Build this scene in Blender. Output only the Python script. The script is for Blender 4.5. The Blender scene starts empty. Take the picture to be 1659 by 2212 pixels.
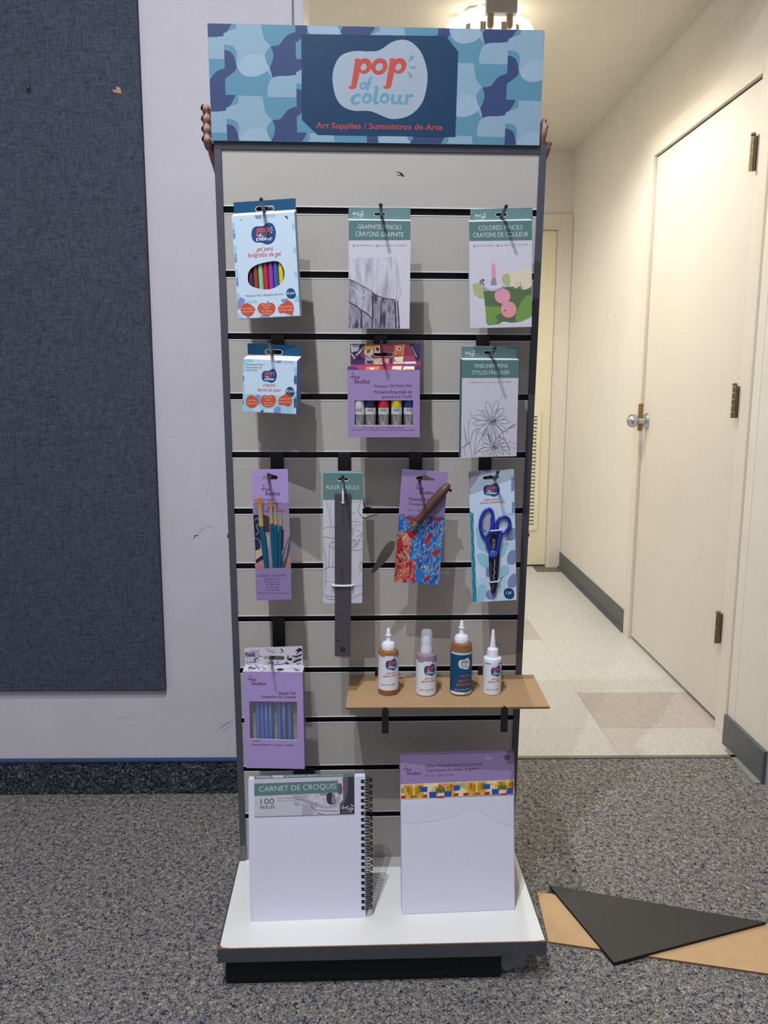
import bpy, bmesh, math, random
from math import sin, cos, pi, radians
from mathutils import Vector, Matrix
from mathutils.geometry import tessellate_polygon

SC = bpy.context.scene
COL = SC.collection

# ------------------------------------------------------------------ camera, light, exposure
H_CAM = 1.15667
YAW, PITCH, ROLL, FPX = 0.02115, 0.16435, 0.00411, 1771.7
cd = bpy.data.cameras.new('camera')
cam = bpy.data.objects.new('camera', cd)
COL.objects.link(cam)
SC.camera = cam
cd.sensor_fit = 'VERTICAL'
cd.sensor_height = 36.0
cd.lens = 36.0 * FPX / 2212.0
cd.clip_start = 0.02
_F = Vector((sin(YAW) * cos(PITCH), cos(YAW) * cos(PITCH), -sin(PITCH)))
_R0 = Vector((cos(YAW), -sin(YAW), 0))
_U0 = _R0.cross(_F)
_R = cos(ROLL) * _R0 + sin(ROLL) * _U0
_U = -sin(ROLL) * _R0 + cos(ROLL) * _U0
cam.matrix_world = Matrix(((_R.x, _U.x, -_F.x, 0), (_R.y, _U.y, -_F.y, 0), (_R.z, _U.z, -_F.z, H_CAM), (0, 0, 0, 1)))

SC.view_settings.view_transform = 'Standard'
SC.view_settings.look = 'None'
SC.view_settings.gamma = 1.0
SC.view_settings.use_curve_mapping = False
SC.view_settings.exposure = 0.0

W = bpy.data.worlds.new('world')
SC.world = W
W.use_nodes = True
W.node_tree.nodes['Background'].inputs[0].default_value = (0.75, 0.82, 1.0, 1)
W.node_tree.nodes['Background'].inputs[1].default_value = 0.02

CEIL = 2.426
ROOM_CEIL = 3.05
def area(name, loc, size, power, col, rot=(0, 0, 0), size_y=None, shape='DISK', spread=None):
    l = bpy.data.lights.new(name, 'AREA')
    l.shape = shape
    l.size = size
    if size_y:
        l.size_y = size_y
    l.energy = power
    l.color = col
    if spread:
        l.spread = spread
    o = bpy.data.objects.new(name, l)
    o.location = loc
    o.rotation_euler = rot
    COL.objects.link(o)
    return o
COOL = (0.88, 0.92, 1.0)
WARM = (1.0, 0.98, 0.925)
area('room_ceiling_lamp', (-0.34, 0.56, ROOM_CEIL - 0.03), 0.03, 36, COOL)
area('room_ceiling_lamp', (-0.42, -0.16, ROOM_CEIL - 0.03), 0.03, 36, COOL)
area('room_rear_lamp', (-0.5, -1.2, ROOM_CEIL - 0.03), 1.6, 17, COOL, size_y=0.8, shape='RECTANGLE')
HALL_LAMP_POWER = 43.0
area('hall_far_fill', (-0.85, 3.75, CEIL - 0.03), 0.5, 23, WARM)  # unseen fill added to even out the light along the hallway

# ------------------------------------------------------------------ materials
def lin(c):
    r = []
    for v in c:
        v = v / 255.0
        r.append(v / 12.92 if v <= 0.04045 else ((v + 0.055) / 1.055) ** 2.4)
    return (r[0], r[1], r[2], 1.0)

MATS = {}
def mat(name, rgb, rough=0.6, metal=0.0, spec=0.4, noise=0.0, nscale=40.0, bump=0.0, bscale=200.0, coat=0.0):
    """plain procedural material: colour with slight noise variation and fine bump"""
    if name in MATS:
        return MATS[name]
    m = bpy.data.materials.new(name)
    m.use_nodes = True
    nt = m.node_tree
    b = nt.nodes['Principled BSDF']
    c = lin(rgb)
    b.inputs['Base Color'].default_value = c
    b.inputs['Roughness'].default_value = rough
    b.inputs['Metallic'].default_value = metal
    b.inputs['Specular IOR Level'].default_value = spec
    b.inputs['Coat Weight'].default_value = coat
    if noise or bump:
        tc = nt.nodes.new('ShaderNodeTexCoord')
    if noise:
        n = nt.nodes.new('ShaderNodeTexNoise')
        n.inputs['Scale'].default_value = nscale
        n.inputs['Detail'].default_value = 4
        nt.links.new(tc.outputs['Object'], n.inputs['Vector'])
        r = nt.nodes.new('ShaderNodeValToRGB')
        r.color_ramp.elements[0].position = 0.3
        r.color_ramp.elements[1].position = 0.7
        r.color_ramp.elements[0].color = tuple(v * (1 - noise) for v in c[:3]) + (1,)
        r.color_ramp.elements[1].color = tuple(min(1, v * (1 + noise)) for v in c[:3]) + (1,)
        nt.links.new(n.outputs['Fac'], r.inputs['Fac'])
        nt.links.new(r.outputs['Color'], b.inputs['Base Color'])
    if bump:
        n2 = nt.nodes.new('ShaderNodeTexNoise')
        n2.inputs['Scale'].default_value = bscale
        n2.inputs['Detail'].default_value = 3
        nt.links.new(tc.outputs['Object'], n2.inputs['Vector'])
        bp = nt.nodes.new('ShaderNodeBump')
        bp.inputs['Strength'].default_value = bump
        bp.inputs['Distance'].default_value = 0.002
        nt.links.new(n2.outputs['Fac'], bp.inputs['Height'])
        nt.links.new(bp.outputs['Normal'], b.inputs['Normal'])
    MATS[name] = m
    return m

def emit(name, rgb, strength):
    m = bpy.data.materials.new(name)
    m.use_nodes = True
    b = m.node_tree.nodes['Principled BSDF']
    b.inputs['Base Color'].default_value = lin(rgb)
    b.inputs['Emission Color'].default_value = lin(rgb)
    b.inputs['Emission Strength'].default_value = strength
    MATS[name] = m
    return m

def clear(name, gloss=0.12, tint=(255, 255, 255), rough=0.08):
    m = bpy.data.materials.new(name)
    m.use_nodes = True
    nt = m.node_tree
    nt.nodes.clear()
    o = nt.nodes.new('ShaderNodeOutputMaterial')
    t = nt.nodes.new('ShaderNodeBsdfTransparent')
    t.inputs[0].default_value = lin(tint)
    g = nt.nodes.new('ShaderNodeBsdfGlossy')
    g.inputs['Roughness'].default_value = rough
    mx = nt.nodes.new('ShaderNodeMixShader')
    lw = nt.nodes.new('ShaderNodeLayerWeight')
    lw.inputs['Blend'].default_value = gloss
    nt.links.new(lw.outputs['Fresnel'], mx.inputs[0])
    nt.links.new(t.outputs[0], mx.inputs[1])
    nt.links.new(g.outputs[0], mx.inputs[2])
    nt.links.new(mx.outputs[0], o.inputs[0])
    MATS[name] = m
    return m

def hazy(name, rgb, amount):
    """frosted clear plastic: part see-through, part white diffuse"""
    m = bpy.data.materials.new(name)
    m.use_nodes = True
    nt = m.node_tree
    nt.nodes.clear()
    o = nt.nodes.new('ShaderNodeOutputMaterial')
    t = nt.nodes.new('ShaderNodeBsdfTransparent')
    p = nt.nodes.new('ShaderNodeBsdfPrincipled')
    p.inputs['Base Color'].default_value = lin(rgb)
    p.inputs['Roughness'].default_value = 0.2
    mx = nt.nodes.new('ShaderNodeMixShader')
    mx.inputs[0].default_value = amount
    nt.links.new(t.outputs[0], mx.inputs[1])
    nt.links.new(p.outputs[0], mx.inputs[2])
    nt.links.new(mx.outputs[0], o.inputs[0])
    MATS[name] = m
    return m

def speckle(name, stops, scale, bump=0.6, rough=0.95, stretch=(1, 1, 1), patch=0.25, pscale=14):
    """voronoi cells, each picking a colour of the ramp; larger soft patches on top"""
    m = bpy.data.materials.new(name)
    m.use_nodes = True
    nt = m.node_tree
    b = nt.nodes['Principled BSDF']
    b.inputs['Roughness'].default_value = rough
    b.inputs['Specular IOR Level'].default_value = 0.1
    tc = nt.nodes.new('ShaderNodeTexCoord')
    mp = nt.nodes.new('ShaderNodeMapping')
    mp.inputs['Scale'].default_value = stretch
    nt.links.new(tc.outputs['Object'], mp.inputs['Vector'])
    nz = nt.nodes.new('ShaderNodeTexNoise')
    nz.inputs['Scale'].default_value = scale * 0.8
    nt.links.new(mp.outputs['Vector'], nz.inputs['Vector'])
    add = nt.nodes.new('ShaderNodeMixRGB')
    add.blend_type = 'LINEAR_LIGHT'
    add.inputs[0].default_value = 0.006
    nt.links.new(mp.outputs['Vector'], add.inputs[1])
    nt.links.new(nz.outputs['Color'], add.inputs[2])
    v = nt.nodes.new('ShaderNodeTexVoronoi')
    v.inputs['Scale'].default_value = scale
    nt.links.new(add.outputs[0], v.inputs['Vector'])
    sep = nt.nodes.new('ShaderNodeSeparateColor')
    nt.links.new(v.outputs['Color'], sep.inputs[0])
    n2 = nt.nodes.new('ShaderNodeTexNoise')
    n2.inputs['Scale'].default_value = pscale
    n2.inputs['Detail'].default_value = 3
    nt.links.new(tc.outputs['Object'], n2.inputs['Vector'])
    ma = nt.nodes.new('ShaderNodeMath')
    ma.operation = 'MULTIPLY_ADD'
    ma.inputs[1].default_value = patch
    nt.links.new(n2.outputs['Fac'], ma.inputs[0])
    sb = nt.nodes.new('ShaderNodeMath')
    sb.operation = 'SUBTRACT'
    sb.inputs[1].default_value = patch * 0.5
    nt.links.new(sep.outputs[0], sb.inputs[0])
    nt.links.new(sb.outputs[0], ma.inputs[2])
    r = nt.nodes.new('ShaderNodeValToRGB')
    r.color_ramp.interpolation = 'CONSTANT'
    while len(r.color_ramp.elements) < len(stops):
        r.color_ramp.elements.new(0.5)
    for e, (p, c) in zip(r.color_ramp.elements, stops):
        e.position = p
        e.color = lin(c)
    nt.links.new(ma.outputs[0], r.inputs['Fac'])
    nt.links.new(r.outputs['Color'], b.inputs['Base Color'])
    if bump:
        bp = nt.nodes.new('ShaderNodeBump')
        bp.inputs['Strength'].default_value = bump
        bp.inputs['Distance'].default_value = 0.004
        nt.links.new(v.outputs['Distance'], bp.inputs['Height'])
        bp.invert = True
        nt.links.new(bp.outputs['Normal'], b.inputs['Normal'])
    MATS[name] = m
    return m

def pile(name, stops, scale):
    """loop-pile carpet: flecks of yarn in several colours, tufts lit and shaded by a bump"""
    m = bpy.data.materials.new(name)
    m.use_nodes = True
    nt = m.node_tree
    L = nt.links.new
    b = nt.nodes['Principled BSDF']
    b.inputs['Roughness'].default_value = 0.95
    b.inputs['Specular IOR Level'].default_value = 0.15
    tc = nt.nodes.new('ShaderNodeTexCoord')
    n0 = nt.nodes.new('ShaderNodeTexNoise')
    n0.inputs['Scale'].default_value = scale * 0.55
    L(tc.outputs['Object'], n0.inputs['Vector'])
    ad = nt.nodes.new('ShaderNodeMixRGB')
    ad.blend_type = 'LINEAR_LIGHT'
    ad.inputs[0].default_value = 0.004
    L(tc.outputs['Object'], ad.inputs[1]); L(n0.outputs['Color'], ad.inputs[2])
    v = nt.nodes.new('ShaderNodeTexVoronoi')
    v.inputs['Scale'].default_value = scale
    L(ad.outputs[0], v.inputs['Vector'])
    sp = nt.nodes.new('ShaderNodeSeparateColor')
    L(v.outputs['Color'], sp.inputs[0])
    n1 = nt.nodes.new('ShaderNodeTexNoise')
    n1.inputs['Scale'].default_value = 85
    n1.inputs['Detail'].default_value = 4
    L(tc.outputs['Object'], n1.inputs['Vector'])
    mx = nt.nodes.new('ShaderNodeMath'); mx.operation = 'MULTIPLY_ADD'
    mx.inputs[1].default_value = 1.3
    mx.inputs[2].default_value = -0.62
    L(n1.outputs['Fac'], mx.inputs[0])
    m2 = nt.nodes.new('ShaderNodeMath'); m2.operation = 'MULTIPLY_ADD'
    m2.inputs[1].default_value = 0.98
    L(sp.outputs[0], m2.inputs[0]); L(mx.outputs[0], m2.inputs[2])
    r = nt.nodes.new('ShaderNodeValToRGB')
    while len(r.color_ramp.elements) < len(stops):
        r.color_ramp.elements.new(0.5)
    for e, (p, c) in zip(r.color_ramp.elements, stops):
        e.position = p
        e.color = lin(c)
    L(m2.outputs[0], r.inputs['Fac'])
    # fine fibre contrast of light and dark yarn
    n2 = nt.nodes.new('ShaderNodeTexNoise')
    n2.inputs['Scale'].default_value = scale * 1.3
    n2.inputs['Detail'].default_value = 2
    L(tc.outputs['Object'], n2.inputs['Vector'])
    rr = nt.nodes.new('ShaderNodeValToRGB')
    rr.color_ramp.elements[0].position = 0.34; rr.color_ramp.elements[0].color = (0.42, 0.42, 0.44, 1)
    rr.color_ramp.elements[1].position = 0.66; rr.color_ramp.elements[1].color = (1.55, 1.55, 1.52, 1)
    L(n2.outputs['Fac'], rr.inputs['Fac'])
    mu = nt.nodes.new('ShaderNodeMixRGB'); mu.blend_type = 'MULTIPLY'; mu.inputs[0].default_value = 1.0
    L(r.outputs['Color'], mu.inputs[1]); L(rr.outputs['Color'], mu.inputs[2])
    L(mu.outputs[0], b.inputs['Base Color'])
    bp = nt.nodes.new('ShaderNodeBump')
    bp.inputs['Strength'].default_value = 0.8
    bp.inputs['Distance'].default_value = 0.004
    L(n2.outputs['Fac'], bp.inputs['Height'])
    L(bp.outputs['Normal'], b.inputs['Normal'])
    MATS[name] = m
    return m

def weave(name, a, b_, scale):
    """woven fabric: two crossed stretched noises"""
    m = bpy.data.materials.new(name)
    m.use_nodes = True
    nt = m.node_tree
    b = nt.nodes['Principled BSDF']
    b.inputs['Roughness'].default_value = 0.95
    b.inputs['Specular IOR Level'].default_value = 0.08
    tc = nt.nodes.new('ShaderNodeTexCoord')
    outs = []
    for st in ((1, 1, 0.12), (0.12, 1, 1)):
        mp = nt.nodes.new('ShaderNodeMapping')
        mp.inputs['Scale'].default_value = st
        nt.links.new(tc.outputs['Object'], mp.inputs['Vector'])
        n = nt.nodes.new('ShaderNodeTexNoise')
        n.inputs['Scale'].default_value = scale
        n.inputs['Detail'].default_value = 3
        nt.links.new(mp.outputs['Vector'], n.inputs['Vector'])
        outs.append(n)
    ad = nt.nodes.new('ShaderNodeMath')
    ad.operation = 'ADD'
    nt.links.new(outs[0].outputs['Fac'], ad.inputs[0])
    nt.links.new(outs[1].outputs['Fac'], ad.inputs[1])
    hf = nt.nodes.new('ShaderNodeMath')
    hf.operation = 'MULTIPLY'
    hf.inputs[1].default_value = 0.5
    nt.links.new(ad.outputs[0], hf.inputs[0])
    r = nt.nodes.new('ShaderNodeValToRGB')
    r.color_ramp.elements[0].position = 0.36
    r.color_ramp.elements[1].position = 0.64
    r.color_ramp.elements[0].color = lin(a)
    r.color_ramp.elements[1].color = lin(b_)
    nt.links.new(hf.outputs[0], r.inputs['Fac'])
    nt.links.new(r.outputs['Color'], b.inputs['Base Color'])
    bp = nt.nodes.new('ShaderNodeBump')
    bp.inputs['Strength'].default_value = 0.3
    bp.inputs['Distance'].default_value = 0.001
    nt.links.new(hf.outputs[0], bp.inputs['Height'])
    nt.links.new(bp.outputs['Normal'], b.inputs['Normal'])
    MATS[name] = m
    return m

mat('wall_paint', (205, 201, 207), 0.7, noise=0.03, nscale=6, bump=0.12, bscale=120)
mat('hall_paint', (226, 221, 211), 0.6, noise=0.02, nscale=5, bump=0.10, bscale=120)
mat('ceiling_paint', (222, 216, 204), 0.8, noise=0.02, nscale=6, bump=0.9, bscale=60)
mat('door_paint', (216, 209, 198), 0.45, noise=0.02, nscale=5)
mat('far_door_paint', (228, 220, 192), 0.5, noise=0.02, nscale=5)
mat('trim_paint', (222, 214, 201), 0.4)
mat('blue_grey_trim', (150, 156, 172), 0.6)
mat('dark_gap', (26, 24, 22), 0.9)
mat('rubber_base', (92, 96, 98), 0.55, noise=0.06, nscale=20)
mat('blue_piping', (52, 74, 112), 0.9, bump=0.4, bscale=300)
mat('metal_strip', (126, 119, 108), 0.5, metal=0.3)
mat('steel', (186, 188, 192), 0.28, metal=1.0)
mat('brass', (168, 134, 82), 0.4, metal=1.0)
mat('dark_brass', (150, 136, 108), 0.35, metal=1.0)
mat('ink', (40, 38, 40), 0.8)
mat('faint_scuff', (172, 168, 172), 0.8)
mat('grey_scuff', (138, 136, 134), 0.8)
mat('panel_grey', (184, 178, 171), 0.5, noise=0.015, nscale=30, bump=0.03, bscale=400)
mat('frame_grey', (78, 80, 90), 0.38, noise=0.05, nscale=30, spec=0.5)
mat('foot_grey', (112, 114, 118), 0.4)
mat('groove_black', (18, 18, 24), 0.45)
mat('groove_lip', (236, 234, 236), 0.25)
mat('black_metal', (16, 16, 20), 0.32, spec=0.6)
mat('black_plastic', (22, 24, 30), 0.55)
mat('kick_black', (9, 14, 20), 0.7)
mat('white_laminate', (240, 238, 231), 0.32, noise=0.015, nscale=9)
mat('edge_band', (72, 72, 80), 0.5, noise=0.10, nscale=40)
mat('raw_edge', (132, 100, 76), 0.8)
mat('cardboard', (204, 168, 124), 0.85, noise=0.04, nscale=30, bump=0.1, bscale=300)
mat('cardboard_shaded', (178, 145, 106), 0.85, noise=0.04, nscale=30, bump=0.1, bscale=300)  # cardboard with the bottle shelf's shade put into its colour
mat('cardboard_edge', (120, 86, 60), 0.9)
mat('foam_black', (52, 50, 48), 0.6, noise=0.03, nscale=80)
mat('foam_edge', (20, 19, 19), 0.8)
mat('skin', (172, 128, 115), 0.55, noise=0.04, nscale=60)
mat('nail', (58, 44, 50), 0.3)
mat('hair', (44, 32, 26), 0.6)
mat('shirt', (70, 72, 84), 0.9)
mat('jeans', (52, 62, 86), 0.9)
mat('shoe', (40, 40, 44), 0.7)
# print inks and papers
mat('p_white', (232, 230, 234), 0.5)
mat('p_paper', (202, 199, 209), 0.55)
mat('nb_paper', (222, 222, 238), 0.55)
mat('s_pale', (134, 162, 180), 0.5)
mat('s_pale2', (146, 171, 188), 0.5)
mat('s_aqua', (86, 136, 158), 0.5)
mat('s_navy', (48, 66, 108), 0.5)
mat('s_deep', (8, 54, 88), 0.45)
mat('s_blob', (156, 168, 182), 0.5)
mat('s_orange', (184, 72, 54), 0.5)
mat('s_teal', (96, 148, 170), 0.5)
mat('p_pale', (186, 212, 230), 0.5)
mat('p_pale2', (200, 218, 236), 0.5)
mat('p_sky', (196, 216, 230), 0.45)
mat('p_aqua', (112, 176, 204), 0.5)
mat('p_aqua2', (150, 200, 216), 0.5)
mat('p_navy', (66, 90, 158), 0.5)
mat('p_lav_blue', (128, 140, 188), 0.5)
mat('p_deep', (8, 74, 110), 0.45)
mat('p_logo_blue', (30, 72, 128), 0.45)
mat('p_blob', (206, 216, 230), 0.5)
mat('p_orange', (216, 84, 56), 0.5)
mat('p_blob_orange', (198, 80, 54), 0.5)
mat('p_red', (196, 62, 62), 0.5)
mat('p_teal', (104, 168, 190), 0.5)
mat('p_green', (94, 128, 126), 0.5)
mat('p_green_d', (84, 120, 118), 0.5)
mat('p_lilac', (152, 131, 176), 0.5)
mat('p_lilac2', (172, 150, 204), 0.45)
mat('p_plum', (92, 34, 66), 0.5)
mat('p_black', (28, 26, 32), 0.5)
mat('p_g1', (206, 202, 214), 0.55)
mat('p_g2', (176, 170, 184), 0.55)
mat('p_g3', (142, 136, 152), 0.55)
mat('p_g4', (100, 94, 110), 0.55)
mat('p_g5', (60, 54, 68), 0.55)
mat('p_violet', (60, 44, 96), 0.5)
mat('p_magenta', (156, 68, 96), 0.5)
mat('p_orange2', (226, 120, 62), 0.5)
mat('p_yellow', (232, 196, 54), 0.5)
mat('p_gold', (220, 168, 60), 0.5)
mat('p_cream', (232, 216, 176), 0.5)
mat('p_blue', (36, 78, 176), 0.5)
mat('p_blue2', (40, 112, 190), 0.5)
mat('p_sea', (62, 150, 170), 0.5)
mat('p_crimson', (178, 34, 44), 0.5)
mat('p_pink', (222, 150, 140), 0.5)
mat('p_rose', (214, 150, 168), 0.5)
mat('p_leaf', (110, 150, 76), 0.5)
mat('p_leaf2', (88, 108, 74), 0.5)
mat('p_olive', (168, 178, 128), 0.5)
mat('p_sand', (216, 204, 180), 0.5)
mat('p_dark', (40, 40, 66), 0.5)
mat('p_brown', (96, 60, 50), 0.5)
# products
mat('pen_brown', (140, 70, 58), 0.3); mat('pen_mint', (140, 196, 150), 0.3); mat('pen_red', (196, 44, 56), 0.3)
mat('pen_violet', (140, 66, 158), 0.3); mat('pen_blue', (60, 92, 172), 0.3); mat('pen_yellow', (214, 196, 50), 0.3)
mat('pen_plum', (84, 52, 76), 0.3); mat('pen_grey', (140, 138, 110), 0.3)
mat('tube_white', (214, 212, 214), 0.35); mat('tube_navy', (36, 38, 66), 0.35); mat('tube_red', (204, 40, 50), 0.35)
mat('tube_yellow', (222, 200, 44), 0.35); mat('tube_blue', (30, 56, 118), 0.35); mat('tube_metal', (190, 188, 186), 0.3, metal=0.8)
mat('pencil_blue', (74, 106, 178), 0.35)
mat('tray_grey', (160, 156, 160), 0.6)
mat('bristle', (206, 150, 76), 0.7, noise=0.1, nscale=300)
mat('gold_ferrule', (238, 214, 150), 0.3, metal=0.65)
mat('brush_handle', (14, 104, 138), 0.35)
mat('knife_wood', (92, 60, 52), 0.4, noise=0.12, nscale=90)
mat('knife_brass', (196, 176, 100), 0.3, metal=1.0)
mat('knife_steel', (112, 106, 92), 0.32, metal=0.75)
mat('ruler_grey', (74, 71, 76), 0.5, noise=0.05, nscale=90)
mat('zip_tie', (226, 226, 232), 0.3)
mat('scissor_blue', (36, 54, 160), 0.3)
mat('scissor_dot', (52, 92, 190), 0.4)
mat('scissor_black', (22, 22, 40), 0.3)
mat('white_plastic', (236, 236, 242), 0.35)
mat('amber_glue', (150, 104, 52), 0.25)
mat('brown_glue', (150, 100, 66), 0.3)
mat('mauve_glue', (150, 128, 140), 0.2)
mat('label_white', (224, 226, 232), 0.4)
mat('wire_black', (26, 26, 34), 0.3, metal=0.6)
mat('canvas_white', (218, 218, 232), 0.75, bump=0.08, bscale=700)
mat('plastic_bag', (120, 132, 138), 0.2)
emit('lamp_glass', (255, 246, 226), 1.8)
mat('lamp_window', (205, 196, 176), 0.5)
mat('lamp_metal', (170, 166, 162), 0.5)
mat('lamp_tube', (168, 146, 126), 0.25)
mat('paper_scrap', (190, 150, 116), 0.8)
clear('film', 0.10)
clear('film_soft', 0.22, (245, 245, 250), 0.2)
hazy('clear_cap', (225, 228, 236), 0.42)
hazy('film_haze', (235, 236, 244), 0.10)
hazy('wrap_haze', (238, 240, 250), 0.16)
clear('pin_clear', 0.5, (235, 238, 240), 0.1)
pile('carpet', [(0.0, (38, 38, 56)), (0.14, (70, 69, 92)), (0.27, (112, 109, 117)), (0.40, (128, 124, 114)), (0.55, (147, 142, 126)), (0.70, (124, 122, 131)), (0.84, (156, 151, 134)), (1.0, (186, 181, 164))], 350)
speckle('carpet_base_shaded', [(0.0, (18, 20, 30)), (0.2, (40, 46, 60)), (0.4, (56, 62, 72)), (0.62, (72, 78, 86)), (0.8, (92, 96, 98)), (0.93, (140, 146, 142))], 300, bump=0.5, patch=0.2, pscale=30)  # carpet flecks darkened for the shade on the upright base strip
speckle('tile_light', [(0.0, (193, 191, 185)), (0.10, (203, 202, 197)), (0.35, (209, 208, 203)), (0.75, (214, 213, 208)), (0.985, (229, 229, 227))], 170, bump=0, rough=0.35, stretch=(1, 1.6, 1), patch=0.1)
speckle('tile_tan', [(0.0, (173, 164, 156)), (0.10, (184, 175, 167)), (0.35, (190, 181, 173)), (0.75, (196, 188, 180)), (0.985, (217, 213, 207))], 170, bump=0, rough=0.35, stretch=(1, 1.6, 1), patch=0.1)
speckle('tile_mid', [(0.0, (185, 179, 171)), (0.10, (196, 190, 183)), (0.35, (201, 196, 189)), (0.75, (206, 201, 195)), (0.985, (225, 223, 219))], 170, bump=0, rough=0.35, stretch=(1, 1.6, 1), patch=0.1)
mat('tile_dark', (112, 108, 98), 0.5)
mat('tile_seam', (160, 155, 143), 0.6)
def folds(name, stops, scale, dist=6.0, dscale=2.0):
    """vertical soft folds for the printed drapery drawing"""
    m = bpy.data.materials.new(name)
    m.use_nodes = True
    nt = m.node_tree
    b = nt.nodes['Principled BSDF']
    b.inputs['Roughness'].default_value = 0.55
    tc = nt.nodes.new('ShaderNodeTexCoord')
    mp = nt.nodes.new('ShaderNodeMapping')
    mp.inputs['Scale'].default_value = (1, 1, 0.22)
    nt.links.new(tc.outputs['Object'], mp.inputs['Vector'])
    n = nt.nodes.new('ShaderNodeTexNoise')
    n.inputs['Scale'].default_value = scale
    n.inputs['Detail'].default_value = dscale
    n.inputs['Distortion'].default_value = dist
    nt.links.new(mp.outputs['Vector'], n.inputs['Vector'])
    r = nt.nodes.new('ShaderNodeValToRGB')
    while len(r.color_ramp.elements) < len(stops):
        r.color_ramp.elements.new(0.5)
    for e, (p, c) in zip(r.color_ramp.elements, stops):
        e.position = p
        e.color = lin(c)
    nt.links.new(n.outputs['Fac'], r.inputs['Fac'])
    nt.links.new(r.outputs['Color'], b.inputs['Base Color'])
    MATS[name] = m
    return m
folds('drape_light', [(0.30, (158, 154, 168)), (0.46, (190, 186, 197)), (0.58, (202, 199, 209)), (0.72, (172, 168, 182))], 75, 0.4)
folds('drape_mid', [(0.28, (84, 78, 94)), (0.42, (140, 134, 150)), (0.55, (182, 178, 190)), (0.70, (116, 110, 126))], 85, 0.8)
folds('drape_dark', [(0.30, (40, 36, 48)), (0.42, (92, 86, 102)), (0.54, (158, 152, 168)), (0.62, (110, 104, 120)), (0.74, (52, 46, 60))], 110, 0.5)
def paint(name, stops, scale):
    """swirled wet-paint colours"""
    m = folds(name, stops, scale, 3.0, 3.0)
    for nd in m.node_tree.nodes:
        if nd.type == 'MAPPING':
            nd.inputs['Scale'].default_value = (1, 1, 0.7)
            nd.inputs['Rotation'].default_value = (0, 0.7, 0)
        if nd.type == 'VALTORGB':
            nd.color_ramp.interpolation = 'CONSTANT'
    return m
paint('paint_blue', [(0.0, (30, 40, 96)), (0.34, (36, 78, 160)), (0.42, (44, 116, 186)), (0.50, (70, 150, 190)), (0.545, (196, 186, 170)), (0.56, (40, 100, 176)), (0.62, (156, 44, 52)), (0.66, (30, 60, 130))], 36)
paint('paint_red', [(0.0, (40, 36, 90)), (0.34, (150, 30, 44)), (0.44, (196, 70, 60)), (0.50, (206, 140, 110)), (0.55, (190, 150, 96)), (0.58, (170, 40, 50)), (0.68, (60, 60, 130))], 36)
weave('board_fabric', (56, 60, 72), (88, 93, 108), 520)

# ------------------------------------------------------------------ mesh builder
_TXT = {}
def text_mesh(s, shear=0.0, bold=0.0, res=3):
    key = (s, shear, bold, res)
    if key in _TXT:
        return _TXT[key]
    c = bpy.data.curves.new('txt', 'FONT')
    c.body = s
    c.shear = shear
    c.offset = bold
    c.resolution_u = res
    o = bpy.data.objects.new('txt', c)
    COL.objects.link(o)
    dg = bpy.context.evaluated_depsgraph_get()
    me = o.evaluated_get(dg).to_mesh()
    vs = [(v.co.x, v.co.y) for v in me.vertices]
    fs = [tuple(p.vertices) for p in me.polygons]
    o.evaluated_get(dg).to_mesh_clear()
    bpy.data.objects.remove(o)
    bpy.data.curves.remove(c)
    x0 = min(v[0] for v in vs); x1 = max(v[0] for v in vs)
    y0 = min(v[1] for v in vs); y1 = max(v[1] for v in vs)
    vs = [((x - x0) / (x1 - x0), (y - y0) / (y1 - y0)) for x, y in vs]
    _TXT[key] = (vs, fs)
    return _TXT[key]

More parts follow.
